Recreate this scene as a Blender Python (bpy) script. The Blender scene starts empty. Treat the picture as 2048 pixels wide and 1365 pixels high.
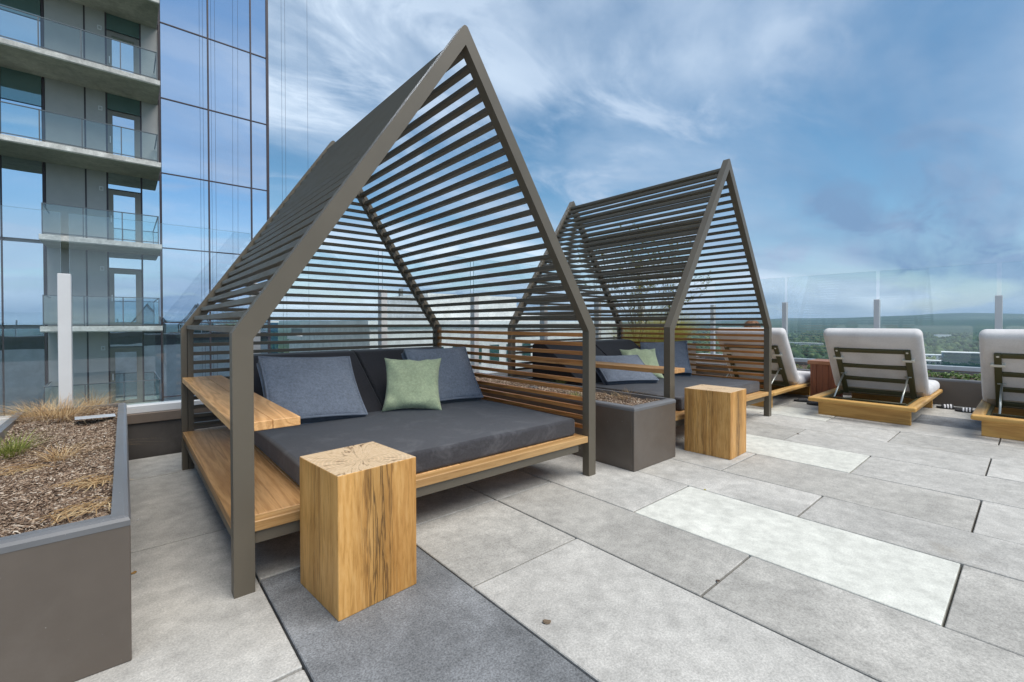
import bpy, bmesh, math, random
from mathutils import Vector, Matrix
import numpy as np
random.seed(7)
rng = np.random.default_rng(11)
scene = bpy.context.scene
col = scene.collection
PI = math.pi
R = math.radians

# ------------------------------------------------------------------ camera
EYE = 1.0248
YAW, PITCH, ROLL = R(40.718), R(-0.582), R(-0.130)
fw = Vector((math.sin(YAW)*math.cos(PITCH), math.cos(YAW)*math.cos(PITCH), math.sin(PITCH)))
rt = Vector((math.cos(YAW), -math.sin(YAW), 0))
up = rt.cross(fw)
r2 = rt*math.cos(ROLL) + up*math.sin(ROLL)
u2 = -rt*math.sin(ROLL) + up*math.cos(ROLL)
cam = bpy.data.cameras.new('camera')
camo = bpy.data.objects.new('camera', cam); col.objects.link(camo)
m = Matrix((r2, u2, -fw)).transposed().to_4x4()
m.translation = Vector((0, 0, EYE))
camo.matrix_world = m
cam.sensor_fit = 'HORIZONTAL'; cam.sensor_width = 36
cam.lens = 902.64/2048*36
cam.shift_y = (655.84-682.5)/2048
cam.clip_start = 0.02; cam.clip_end = 60000
scene.camera = camo

# ------------------------------------------------------------------ exposure
vs = scene.view_settings
vs.view_transform = 'Standard'; vs.look = 'None'; vs.gamma = 1.0
vs.use_curve_mapping = False
vs.exposure = 1.40

# ------------------------------------------------------------------ sky and sun
SUN_DIR = Vector((0.16, -0.50, 0.95)).normalized()      # towards the sun
world = bpy.data.worlds.new('World'); scene.world = world
world.use_nodes = True
nt = world.node_tree; nt.nodes.clear()
def wn(t, **k):
    n = nt.nodes.new(t)
    for a, b in k.items(): setattr(n, a, b)
    return n
def wl(a, b): nt.links.new(a, b)
def wmath(op, a, b=None, c=None):
    n = wn('ShaderNodeMath', operation=op)
    for i, v in enumerate((a, b, c)):
        if v is None: continue
        if hasattr(v, 'is_linked'): wl(v, n.inputs[i])
        else: n.inputs[i].default_value = v
    return n.outputs[0]
sky = wn('ShaderNodeTexSky', sky_type='NISHITA')
sky.sun_disc = False
sky.sun_elevation = math.asin(SUN_DIR.z)
sky.sun_rotation = math.atan2(SUN_DIR.x, SUN_DIR.y)
sky.altitude = 200; sky.air_density = 1.0; sky.dust_density = 0.3; sky.ozone_density = 1.2
bg1 = wn('ShaderNodeBackground'); bg1.inputs[1].default_value = 0.0505
hs = wn('ShaderNodeHueSaturation'); hs.inputs['Saturation'].default_value = 1.25; hs.inputs['Hue'].default_value = 0.488
wl(sky.outputs[0], hs.inputs['Color']); wl(hs.outputs[0], bg1.inputs[0])
tc = wn('ShaderNodeTexCoord')
sep = wn('ShaderNodeSeparateXYZ'); wl(tc.outputs['Generated'], sep.inputs[0])
zc = wmath('MAXIMUM', sep.outputs[2], 0.0)
den = wmath('ADD', zc, 0.16)
cu = wmath('DIVIDE', sep.outputs[0], den); cv = wmath('DIVIDE', sep.outputs[1], den)
cmb = wn('ShaderNodeCombineXYZ'); wl(cu, cmb.inputs[0]); wl(cv, cmb.inputs[1])
mp = wn('ShaderNodeMapping'); mp.inputs['Rotation'].default_value = (0, 0, R(-38)); mp.inputs['Scale'].default_value = (0.55, 1.25, 1); mp.inputs['Location'].default_value = (3.1, 0.7, 0)
wl(cmb.outputs[0], mp.inputs[0])
n1 = wn('ShaderNodeTexNoise'); n1.inputs['Scale'].default_value = 0.85; n1.inputs['Detail'].default_value = 9; n1.inputs['Roughness'].default_value = 0.56; n1.inputs['Distortion'].default_value = 0.55
wl(mp.outputs[0], n1.inputs['Vector'])
r1 = wn('ShaderNodeValToRGB'); r1.color_ramp.elements[0].position = 0.36; r1.color_ramp.elements[1].position = 0.68
r1.color_ramp.interpolation = 'EASE'
wl(n1.outputs[0], r1.inputs[0])
mp2 = wn('ShaderNodeMapping'); mp2.inputs['Location'].default_value = (7.3, 2.2, 4); mp2.inputs['Scale'].default_value = (0.5, 0.9, 1)
wl(cmb.outputs[0], mp2.inputs[0])
n2 = wn('ShaderNodeTexNoise'); n2.inputs['Scale'].default_value = 0.8; n2.inputs['Detail'].default_value = 6; n2.inputs['Distortion'].default_value = 0.4
wl(mp2.outputs[0], n2.inputs['Vector'])
r2n = wn('ShaderNodeValToRGB')
e = r2n.color_ramp.elements
e[0].position = 0.33; e[0].color = (0.078, 0.132, 0.215, 1)
e[1].position = 0.70; e[1].color = (0.375, 0.425, 0.48, 1)
# a brighter bank of thin cloud lies to the north (+y), thicker grey blue cloud to the east (+x)
gy = wmath('MULTIPLY', wmath('MAXIMUM', sep.outputs[1], 0.0), 0.16)
gx = wmath('MULTIPLY', wmath('MAXIMUM', sep.outputs[0], 0.0), -0.12)
low = wmath('POWER', wmath('SUBTRACT', 1.0, zc), 5.0)
gsum = wmath('MULTIPLY', wmath('ADD', gy, gx), wmath('MULTIPLY_ADD', low, 0.9, 0.35))
wl(wmath('ADD', n2.outputs[0], gsum), r2n.inputs[0])
bg2 = wn('ShaderNodeBackground'); bg2.inputs[1].default_value = 1.0
wl(r2n.outputs[0], bg2.inputs[0])
mp3 = wn('ShaderNodeMapping'); mp3.inputs['Rotation'].default_value = (0, 0, R(-30)); mp3.inputs['Scale'].default_value = (0.8, 1.5, 1); mp3.inputs['Location'].default_value = (9.3, 8.8, -4)
wl(cmb.outputs[0], mp3.inputs[0])
n3 = wn('ShaderNodeTexNoise'); n3.inputs['Scale'].default_value = 1.9; n3.inputs['Detail'].default_value = 8; n3.inputs['Roughness'].default_value = 0.6; n3.inputs['Distortion'].default_value = 0.7
wl(mp3.outputs[0], n3.inputs['Vector'])
r3 = wn('ShaderNodeValToRGB'); r3.color_ramp.elements[0].position = 0.48; r3.color_ramp.elements[1].position = 0.74; r3.color_ramp.interpolation = 'EASE'
wl(n3.outputs[0], r3.inputs[0])
both = wmath('MINIMUM', wmath('ADD', r1.outputs[0], wmath('MULTIPLY', r3.outputs[0], 0.75)), 1.0)
cden = wmath('MINIMUM', wmath('MULTIPLY_ADD', both, 0.84, wmath('MULTIPLY', wmath('POWER', wmath('SUBTRACT', 1.0, zc), 9.0), 0.75)), 0.97)
mx = wn('ShaderNodeMixShader'); wl(cden, mx.inputs[0]); wl(bg1.outputs[0], mx.inputs[1]); wl(bg2.outputs[0], mx.inputs[2])
wo = wn('ShaderNodeOutputWorld'); wl(mx.outputs[0], wo.inputs[0])

sun = bpy.data.lights.new('sun', 'SUN'); sun.energy = 1.5; sun.angle = R(50); sun.color = (1.0, 0.94, 0.85)
suno = bpy.data.objects.new('sun', sun); col.objects.link(suno)
suno.rotation_euler = (-SUN_DIR).to_track_quat('-Z', 'Y').to_euler()
suno.location = SUN_DIR*40

scene.render.engine = 'CYCLES'
cy = scene.cycles
cy.max_bounces = 10; cy.transparent_max_bounces = 24; cy.glossy_bounces = 5; cy.diffuse_bounces = 4
cy.volume_bounces = 0
cy.caustics_reflective = False; cy.caustics_refractive = False

# ------------------------------------------------------------------ helpers
def link(o, parent=None):
    col.objects.link(o)
    if parent is not None: o.parent = parent
    return o
def tag(o, label, cat, group=None):
    o['label'] = label; o['category'] = cat
    if group: o['group'] = group
    return o
def kind(o, k): o['kind'] = k; return o
def thing(name, label, cat, loc=(0, 0, 0), rz=0.0, group=None):
    o = bpy.data.objects.new(name, None); o.empty_display_size = 0.1
    o.location = loc; o.rotation_euler = (0, 0, rz)
    col.objects.link(o)
    return tag(o, label, cat, group)
def copy_tree(o, parent=None):
    c = o.copy(); col.objects.link(c); c.parent = parent
    for ch in o.children: copy_tree(ch, c)
    return c

class MB:
    def __init__(s): s.v = []; s.f = []; s.mi = []
    def add(s, vs_, fs, mi=0):
        n = len(s.v); s.v += [tuple(q) for q in vs_]
        s.f += [tuple(i+n for i in f) for f in fs]; s.mi += [mi]*len(fs); return s
    def box(s, x0, x1, y0, y1, z0, z1, mi=0):
        return s.add([(x0,y0,z0),(x1,y0,z0),(x1,y1,z0),(x0,y1,z0),(x0,y0,z1),(x1,y0,z1),(x1,y1,z1),(x0,y1,z1)],
                     [(0,3,2,1),(4,5,6,7),(0,1,5,4),(1,2,6,5),(2,3,7,6),(3,0,4,7)], mi)
    def prism(s, poly, a, b, ax='y', mi=0):
        n = len(poly)
        def P(p, t):
            return (p[0], t, p[1]) if ax == 'y' else ((t, p[0], p[1]) if ax == 'x' else (p[0], p[1], t))
        vs_ = [P(p, a) for p in poly]+[P(p, b) for p in poly]
        fs = [tuple(range(n)), tuple(range(2*n-1, n-1, -1))]+[(i, i+n, (i+1) % n+n, (i+1) % n) for i in range(n)]
        return s.add(vs_, fs, mi)
    def tube(s, pts, r, k=6, mi=0, caps=True):
        pts = [Vector(p) for p in pts]
        rs = r if isinstance(r, (list, tuple)) else [r]*len(pts)
        base = len(s.v)
        prev = None
        for i, p in enumerate(pts):
            d = (pts[min(i+1, len(pts)-1)]-pts[max(i-1, 0)]).normalized()
            if prev is None:
                a = d.orthogonal().normalized()
            else:
                a = (prev-d*prev.dot(d)).normalized()
            prev = a; b = d.cross(a)
            for j in range(k):
                t = 2*PI*j/k
                s.v.append(tuple(p+(a*math.cos(t)+b*math.sin(t))*rs[i]))
        for i in range(len(pts)-1):
            for j in range(k):
                s.f.append((base+i*k+j, base+i*k+(j+1) % k, base+(i+1)*k+(j+1) % k, base+(i+1)*k+j)); s.mi.append(mi)
        if caps:
            s.f.append(tuple(base+j for j in range(k-1, -1, -1))); s.mi.append(mi)
            s.f.append(tuple(base+(len(pts)-1)*k+j for j in range(k))); s.mi.append(mi)
        return s
    def mesh(s, name, mats, smooth=False, bev=0.0, seg=1, fix=True):
        me = bpy.data.meshes.new(name)
        me.from_pydata(s.v, [], s.f)
        mats = mats if isinstance(mats, (list, tuple)) else [mats]
        for mt in mats: me.materials.append(mt)
        if len(mats) > 1: me.polygons.foreach_set('material_index', s.mi)
        if bev or fix:
            bm = bmesh.new(); bm.from_mesh(me)
            if fix: bmesh.ops.recalc_face_normals(bm, faces=bm.faces)
            if bev: bmesh.ops.bevel(bm, geom=[e for e in bm.edges if len(e.link_faces) == 2 and e.calc_face_angle(0) > 0.3], offset=bev, segments=seg, profile=0.5, affect='EDGES', clamp_overlap=True)
            bm.to_mesh(me); bm.free()
        if smooth: me.polygons.foreach_set('use_smooth', [True]*len(me.polygons))
        me.update()
        return me
    def build(s, name, mats, parent=None, smooth=False, bev=0.0, seg=1, fix=True):
        return link(bpy.data.objects.new(name, s.mesh(name, mats, smooth, bev, seg, fix)), parent)
def box(name, x0, x1, y0, y1, z0, z1, mat, parent=None, bev=0.0, seg=1):
    return MB().box(x0, x1, y0, y1, z0, z1).build(name, mat, parent, bev=bev, seg=seg)
def wnorm(o):
    md = o.modifiers.new('WeightedNormal', 'WEIGHTED_NORMAL'); md.keep_sharp = True; md.weight = 100
    return o
def place(me, name, parent, loc=(0, 0, 0), rot=(0, 0, 0)):
    o = bpy.data.objects.new(name, me); o.location = loc; o.rotation_euler = rot
    return link(o, parent)

# ------------------------------------------------------------------ materials
def newmat(name):
    mt = bpy.data.materials.new(name); mt.use_nodes = True
    return mt, mt.node_tree.nodes, mt.node_tree.links, mt.node_tree.nodes['Principled BSDF']
def simple(name, c, rough=0.5, metal=0.0, spec=0.5):
    mt, N, L, B = newmat(name)
    B.inputs['Base Color'].default_value = (*c, 1); B.inputs['Roughness'].default_value = rough
    B.inputs['Metallic'].default_value = metal; B.inputs['Specular IOR Level'].default_value = spec
    return mt
def coords(N, L, scale=(1, 1, 1), rnd=0.0, src='Object'):
    t = N.new('ShaderNodeTexCoord'); mpn = N.new('ShaderNodeMapping'); mpn.inputs['Scale'].default_value = scale
    out = t.outputs[src]
    if rnd:
        oi = N.new('ShaderNodeObjectInfo'); mm = N.new('ShaderNodeMath'); mm.operation = 'MULTIPLY'; mm.inputs[1].default_value = rnd
        L.new(oi.outputs['Random'], mm.inputs[0])
        va = N.new('ShaderNodeVectorMath'); va.operation = 'ADD'
        L.new(out, va.inputs[0]); L.new(mm.outputs[0], va.inputs[1]); out = va.outputs[0]
    L.new(out, mpn.inputs[0]); return mpn.outputs[0]
def noise(N, L, v, scale, detail=4, rough=0.55, dist=0.0):
    n = N.new('ShaderNodeTexNoise'); n.inputs['Scale'].default_value = scale; n.inputs['Detail'].default_value = detail
    n.inputs['Roughness'].default_value = rough; n.inputs['Distortion'].default_value = dist
    L.new(v, n.inputs['Vector']); return n.outputs[0]
def ramp(N, L, f, stops, interp='LINEAR'):
    r = N.new('ShaderNodeValToRGB'); el = r.color_ramp.elements; r.color_ramp.interpolation = interp
    while len(el) < len(stops): el.new(0.5)
    for i, (p, c) in enumerate(stops):
        el[i].position = p; el[i].color = (*c, 1) if len(c) == 3 else c
    L.new(f, r.inputs[0]); return r.outputs[0]
def mixc(N, L, a, b, fac, mode='MIX'):
    n = N.new('ShaderNodeMix'); n.data_type = 'RGBA'; n.blend_type = mode
    for s_, v in ((n.inputs[0], fac), (n.inputs[6], a), (n.inputs[7], b)):
        if hasattr(v, 'is_linked'): L.new(v, s_)
        elif isinstance(v, tuple): s_.default_value = (*v, 1)
        else: s_.default_value = v
    return n.outputs[2]
def bump(N, L, B, h, strength=0.3, dist=0.002):
    b = N.new('ShaderNodeBump'); b.inputs['Strength'].default_value = strength; b.inputs['Distance'].default_value = dist
    L.new(h, b.inputs['Height']); L.new(b.outputs[0], B.inputs['Normal'])
G = lambda x: (x, x, x)

def concrete(name, c, var=0.25, speck=0.35, stain=None, rough=0.88, sc=1.0):
    mt, N, L, B = newmat(name)
    v = coords(N, L, rnd=37.0)
    big = noise(N, L, v, 2.2*sc, 6, 0.6, 0.4)
    mid = noise(N, L, v, 14*sc, 5, 0.65)
    fine = noise(N, L, v, 150*sc, 4, 0.75)
    c1 = tuple(x*(1-var) for x in c); c2 = tuple(min(1, x*(1+var)) for x in c)
    base = ramp(N, L, big, [(0.32, c1), (0.5, c), (0.68, c2)])
    base = mixc(N, L, base, ramp(N, L, mid, [(0.3, G(0.76)), (0.7, G(1.18))]), 0.8, 'MULTIPLY')
    base = mixc(N, L, base, ramp(N, L, fine, [(0.33, G(1-speck)), (0.5, G(1.0)), (0.68, G(1+speck))]), 0.9, 'MULTIPLY')
    if stain:
        st = noise(N, L, v, 0.9*sc, 4, 0.7, 1.2)
        base = mixc(N, L, base, stain, ramp(N, L, st, [(0.60, G(0)), (0.78, G(0.55))]))
    oi = N.new('ShaderNodeObjectInfo')
    base = mixc(N, L, base, ramp(N, L, oi.outputs['Random'], [(0, G(0.90)), (1, G(1.08))]), 1.0, 'MULTIPLY')
    L.new(base, B.inputs['Base Color']); B.inputs['Roughness'].default_value = rough
    bump(N, L, B, fine, 0.35, 0.0015)
    return mt

def wood(name, c_light, c_dark, axis, rough=0.5, ringscale=5.0, stretch=0.06, fibre=60, rnd=19.0, contrast=0.55):
    mt, N, L, B = newmat(name)
    sc = [1, 1, 1]; sc['xyz'.index(axis)] = stretch
    v = coords(N, L, tuple(sc), rnd)
    w = noise(N, L, v, ringscale, 3, 0.5, 0.8)
    mm = N.new('ShaderNodeMath'); mm.operation = 'MULTIPLY'; mm.inputs[1].default_value = 46.0; L.new(w, mm.inputs[0])
    sn = N.new('ShaderNodeMath'); sn.operation = 'SINE'; L.new(mm.outputs[0], sn.inputs[0])
    s2 = N.new('ShaderNodeMath'); s2.operation = 'MULTIPLY_ADD'; s2.inputs[1].default_value = 0.5; s2.inputs[2].default_value = 0.5; L.new(sn.outputs[0], s2.inputs[0])
    fib = noise(N, L, v, fibre*2.2, 4, 0.65)
    mid = tuple((a*(1-contrast)+b*contrast) for a, b in zip(c_light, c_dark))
    base = ramp(N, L, s2.outputs[0], [(0.0, mid), (0.45, c_light), (0.9, tuple(x*1.06 for x in c_light)), (1.0, mid)])
    base = mixc(N, L, base, ramp(N, L, fib, [(0.30, tuple(b/a for a, b in zip(c_light, c_dark))), (0.52, G(1.0)), (0.75, G(1.12))]), 0.55, 'MULTIPLY')
    big = noise(N, L, v, 1.7, 2, 0.5)
    base = mixc(N, L, base, ramp(N, L, big, [(0.3, G(0.82)), (0.7, G(1.12))]), 0.8, 'MULTIPLY')
    oi = N.new('ShaderNodeObjectInfo')
    base = mixc(N, L, base, ramp(N, L, oi.outputs['Random'], [(0, G(0.80)), (1, G(1.16))]), 1.0, 'MULTIPLY')
    L.new(base, B.inputs['Base Color']); B.inputs['Roughness'].default_value = rough
    bump(N, L, B, fib, 0.18, 0.001)
    return mt

def fabric(name, c, weave=900, var=0.2, rough=0.95, fold=0.0, dust=0.0):
    mt, N, L, B = newmat(name)
    v = coords(N, L)
    f = noise(N, L, v, weave, 2, 0.6); mdm = noise(N, L, v, 60, 4, 0.7); bg_ = noise(N, L, v, 5, 3, 0.5)
    base = mixc(N, L, c, ramp(N, L, f, [(0.3, G(1-var*1.6)), (0.7, G(1+var*1.6))]), 0.8, 'MULTIPLY')
    base = mixc(N, L, base, ramp(N, L, mdm, [(0.3, G(1-var)), (0.7, G(1+var))]), 0.8, 'MULTIPLY')
    base = mixc(N, L, base, ramp(N, L, bg_, [(0.3, G(0.88)), (0.7, G(1.12))]), 0.8, 'MULTIPLY')
    if dust:
        dn = noise(N, L, v, 3.3, 7, 0.75, 1.5)
        base = mixc(N, L, base, (0.17, 0.17, 0.18), ramp(N, L, dn, [(0.52, G(0)), (0.8, G(dust))]))
    L.new(base, B.inputs['Base Color']); B.inputs['Roughness'].default_value = rough
    B.inputs['Sheen Weight'].default_value = 0.25; B.inputs['Sheen Roughness'].default_value = 0.5
    bump(N, L, B, f, 0.25, 0.0008)
    return mt

def coated(name, c, rough=0.42, spot=0.0, var=0.06):
    mt, N, L, B = newmat(name)
    v = coords(N, L, rnd=11.0)
    bg_ = noise(N, L, v, 3.5, 5, 0.6); fn = noise(N, L, v, 320, 2, 0.5)
    base = mixc(N, L, c, ramp(N, L, bg_, [(0.3, G(1-var)), (0.7, G(1+var))]), 1.0, 'MULTIPLY')
    if spot:
        sp = noise(N, L, v, 95, 2, 0.4)
        base = mixc(N, L, base, (0.45, 0.43, 0.40), ramp(N, L, sp, [(0.765, G(0)), (0.80, G(spot))]))
        du = noise(N, L, v, 2.1, 8, 0.7, 0.6)
        base = mixc(N, L, base, (0.22, 0.2, 0.18), ramp(N, L, du, [(0.5, G(0)), (0.85, G(0.35))]))
    L.new(base, B.inputs['Base Color'])
    rr = ramp(N, L, bg_, [(0.3, G(rough*0.85)), (0.7, G(min(1, rough*1.2)))])
    L.new(rr, B.inputs['Roughness'])
    bump(N, L, B, fn, 0.12, 0.0006)
    return mt

def thin_glass(name, tint=(0.93, 0.97, 0.97), ior=1.5, boost=1.0):
    mt = bpy.data.materials.new(name); mt.use_nodes = True
    N, L = mt.node_tree.nodes, mt.node_tree.links; N.clear()
    tr = N.new('ShaderNodeBsdfTransparent'); tr.inputs[0].default_value = (*tint, 1)
    gl = N.new('ShaderNodeBsdfGlossy'); gl.inputs['Roughness'].default_value = 0.0
    gl.inputs[0].default_value = (0.95, 0.98, 1.0, 1)
    lw = N.new('ShaderNodeFresnel'); lw.inputs[0].default_value = ior
    # fresnel only on the outward side of the slab so that a pane never reflects totally
    geo = N.new('ShaderNodeNewGeometry'); inv = N.new('ShaderNodeMath'); inv.operation = 'SUBTRACT'; inv.inputs[0].default_value = 1.0; L.new(geo.outputs['Backfacing'], inv.inputs[1])
    mu = N.new('ShaderNodeMath'); mu.operation = 'MULTIPLY'; mu.use_clamp = True; L.new(lw.outputs[0], mu.inputs[0]); L.new(inv.outputs[0], mu.inputs[1])
    m2 = N.new('ShaderNodeMath'); m2.operation = 'MULTIPLY'; m2.use_clamp = True; m2.inputs[1].default_value = 1.8*boost; L.new(mu.outputs[0], m2.inputs[0])
    mxs = N.new('ShaderNodeMixShader'); L.new(m2.outputs[0], mxs.inputs[0]); L.new(tr.outputs[0], mxs.inputs[1]); L.new(gl.outputs[0], mxs.inputs[2])
    o = N.new('ShaderNodeOutputMaterial'); L.new(mxs.outputs[0], o.inputs[0])
    return mt

def mirror_glass(name, tint, dark, fac=0.8, wav=0.02):
    mt, N, L, B = newmat(name)
    v = coords(N, L, rnd=50.0)
    n = noise(N, L, v, 0.5, 2, 0.4)
    gl = N.new('ShaderNodeBsdfGlossy'); gl.inputs['Roughness'].default_value = 0.015; gl.inputs[0].default_value = (*tint, 1)
    b = N.new('ShaderNodeBump'); b.inputs['Strength'].default_value = wav; b.inputs['Distance'].default_value = 0.3; L.new(n, b.inputs['Height']); L.new(b.outputs[0], gl.inputs['Normal'])
    B.inputs['Base Color'].default_value = (*dark, 1); B.inputs['Roughness'].default_value = 0.3
    mxs = N.new('ShaderNodeMixShader'); mxs.inputs[0].default_value = fac
    L.new(B.outputs[0], mxs.inputs[1]); L.new(gl.outputs[0], mxs.inputs[2])
    L.new(mxs.outputs[0], N['Material Output'].inputs[0])
    return mt

def island(name, stops, rough=0.8, transl=0.0):
    mt, N, L, B = newmat(name)
    g = N.new('ShaderNodeNewGeometry')
    c = ramp(N, L, g.outputs['Random Per Island'], stops)
    L.new(c, B.inputs['Base Color']); B.inputs['Roughness'].default_value = rough
    if transl:
        tl = N.new('ShaderNodeBsdfTranslucent'); L.new(c, tl.inputs[0])
        mxs = N.new('ShaderNodeMixShader'); mxs.inputs[0].default_value = transl
        L.new(B.outputs[0], mxs.inputs[1]); L.new(tl.outputs[0], mxs.inputs[2]); L.new(mxs.outputs[0], N['Material Output'].inputs[0])
    return mt

M = {}
M['paver'] = concrete('paver grey', (0.445, 0.432, 0.402), 0.15, 0.30, stain=(0.30, 0.27, 0.22))
M['paver2'] = concrete('paver mid grey', (0.41, 0.396, 0.364), 0.16, 0.34, stain=(0.24, 0.215, 0.18))
M['paver_white'] = concrete('paver white', (0.60, 0.60, 0.545), 0.06, 0.16, stain=(0.45, 0.45, 0.40))
M['paver_dark'] = concrete('paver charcoal', (0.185, 0.192, 0.200), 0.48, 0.55)
M['sub'] = concrete('slab', (0.10, 0.10, 0.095), 0.2, 0.2)
M['terrace'] = concrete('terrace slab', (0.34, 0.33, 0.31), 0.2, 0.3)
M['bronze'] = coated('bronze powder coat', (0.122, 0.103, 0.075), 0.42)
M['groove'] = simple('seam shadow gap', (0.02, 0.02, 0.018), 0.7)
M['planter'] = coated('planter steel', (0.118, 0.096, 0.078), 0.31, spot=0.7, var=0.12)
M['rim'] = coated('planter rim', (0.150, 0.152, 0.158), 0.36, spot=0.6, var=0.12)
M['kerb'] = coated('kerb dark', (0.075, 0.066, 0.060), 0.55, spot=0.3, var=0.25)
M['flash'] = coated('brown flashing', (0.16, 0.125, 0.10), 0.5, var=0.12)
M['white'] = coated('white aluminium', (0.68, 0.69, 0.70), 0.38, var=0.04)
M['glass'] = thin_glass('fence glass', (0.935, 0.97, 0.98), 1.52, 1.25)
M['glass_edge'] = simple('glass edge', (0.50, 0.68, 0.68), 0.25)
M['plate'] = simple('galvanised plate', (0.46, 0.50, 0.54), 0.4)
M['rail_glass'] = thin_glass('balcony glass', (0.88, 0.94, 0.93), 1.5, 1.5)
M['teak_y'] = wood('teak along y', (0.63, 0.36, 0.15), (0.41, 0.195, 0.062), 'y', 0.48, 4.0)
M['teak_x'] = wood('teak along x', (0.63, 0.38, 0.155), (0.41, 0.21, 0.065), 'x', 0.48, 4.0)
M['teak_dark_y'] = wood('oiled slat', (0.64, 0.265, 0.075), (0.40, 0.135, 0.032), 'y', 0.42, 5.0)
M['lounge_y'] = wood('lounger teak y', (0.60, 0.35, 0.10), (0.40, 0.195, 0.042), 'y', 0.5, 3.0)
M['lounge_x'] = wood('lounger teak x', (0.62, 0.38, 0.13), (0.42, 0.215, 0.055), 'x', 0.5, 3.0)
M['ipe'] = wood('red brown timber', (0.22, 0.07, 0.03), (0.12, 0.035, 0.016), 'z', 0.5, 4.0)
M['ipe_top'] = wood('red brown timber top', (0.30, 0.13, 0.06), (0.18, 0.065, 0.03), 'y', 0.5, 4.0)
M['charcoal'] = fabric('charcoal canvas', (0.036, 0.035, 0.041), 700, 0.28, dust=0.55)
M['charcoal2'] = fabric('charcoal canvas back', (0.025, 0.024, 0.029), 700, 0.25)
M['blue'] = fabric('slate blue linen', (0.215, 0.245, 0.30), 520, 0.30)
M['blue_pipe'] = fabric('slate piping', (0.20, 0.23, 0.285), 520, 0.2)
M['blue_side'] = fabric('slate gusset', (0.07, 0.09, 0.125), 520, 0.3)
M['green'] = fabric('sage linen', (0.50, 0.575, 0.36), 520, 0.22)
M['cream'] = fabric('off white canvas', (0.66, 0.645, 0.64), 600, 0.06)
M['cream_in'] = fabric('beige band', (0.42, 0.34, 0.245), 600, 0.1)
M['olive'] = coated('olive steel', (0.070, 0.066, 0.026), 0.45)
M['steel'] = simple('brushed steel', (0.50, 0.52, 0.48), 0.35, 0.7)
M['strap'] = simple('strap', (0.72, 0.70, 0.62), 0.8)
M['black'] = simple('black rubber', (0.02, 0.02, 0.022), 0.6)
M['stripe'] = simple('white stripe', (0.7, 0.7, 0.72), 0.6)
M['soil'] = concrete('soil', (0.075, 0.05, 0.035), 0.4, 0.5)
M['mulch'] = island('mulch chips', [(0, (0.075, 0.048, 0.034)), (0.35, (0.18, 0.115, 0.074)), (0.7, (0.34, 0.24, 0.165)), (0.92, (0.54, 0.44, 0.34)), (1, (0.70, 0.62, 0.52))], 0.9)
M['dry'] = island('dry grass', [(0, (0.34, 0.19, 0.08)), (0.5, (0.56, 0.37, 0.18)), (1, (0.76, 0.60, 0.36))], 0.8, 0.25)
M['weed'] = island('green weed', [(0, (0.13, 0.17, 0.03)), (1, (0.36, 0.38, 0.09))], 0.7, 0.3)
M['grass'] = island('feather grass', [(0, (0.34, 0.31, 0.07)), (0.5, (0.48, 0.45, 0.11)), (1, (0.64, 0.56, 0.22))], 0.7, 0.45)
M['leaf'] = island('shrub leaf', [(0, (0.07, 0.11, 0.018)), (0.6, (0.17, 0.20, 0.03)), (1, (0.42, 0.34, 0.04))], 0.6, 0.35)
M['sedum'] = island('sedum leaf', [(0, (0.055, 0.12, 0.03)), (0.6, (0.13, 0.23, 0.06)), (1, (0.27, 0.36, 0.12))], 0.55, 0.2)
M['bark'] = simple('twig bark', (0.075, 0.055, 0.04), 0.9)
M['panel'] = coated('grey facade panel', (0.44, 0.43, 0.42), 0.5, var=0.05)
M['mull'] = simple('dark mullion', (0.055, 0.04, 0.05), 0.5)
M['conc'] = concrete('balcony concrete', (0.44, 0.44, 0.385), 0.22, 0.15, sc=0.6)
M['conc_edge'] = concrete('slab edge', (0.62, 0.61, 0.57), 0.28, 0.3, stain=(0.22, 0.21, 0.19), sc=1.0)
M['tower_glass'] = mirror_glass('tower glass', (0.72, 0.79, 0.90), (0.02, 0.05, 0.08), 0.92)
M['tower_glass2'] = mirror_glass('window glass', (0.70, 0.79, 0.88), (0.03, 0.06, 0.08), 0.90)
M['spandrel'] = mirror_glass('teal spandrel', (0.40, 0.55, 0.56), (0.07, 0.15, 0.15), 0.45)
M['frame_br'] = coated('door frame', (0.22, 0.205, 0.18), 0.5)
M['railm'] = simple('balcony rail metal', (0.115, 0.135, 0.15), 0.45, 0.3)
M['white_wall'] = concrete('white render', (0.80, 0.78, 0.75), 0.06, 0.05, sc=0.1)
M['grey_wall'] = concrete('grey cladding', (0.36, 0.37, 0.37), 0.12, 0.08, sc=0.1)
M['far_glass'] = mirror_glass('far window', (0.35, 0.55, 0.58), (0.05, 0.12, 0.13), 0.5)
M['blue_glass'] = mirror_glass('far blue glass', (0.18, 0.36, 0.52), (0.02, 0.08, 0.14), 0.6)
M['roofw'] = concrete('pale roof', (0.78, 0.78, 0.76), 0.1, 0.05, sc=0.02)
M['skin'] = simple('skin', (0.50, 0.30, 0.21), 0.55)
M['hair'] = island('auburn hair', [(0, (0.16, 0.07, 0.03)), (1, (0.34, 0.17, 0.08))], 0.6)
M['shirt'] = fabric('navy swimwear', (0.03, 0.04, 0.09), 500, 0.2)
M['paper'] = simple('paper scrap', (0.75, 0.75, 0.77), 0.7)
M['dleaf'] = simple('fallen leaf', (0.30, 0.17, 0.05), 0.8)
M['debris'] = simple('debris', (0.09, 0.06, 0.045), 0.9)
M['rope'] = simple('rope', (0.05, 0.055, 0.075), 0.8)

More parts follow.
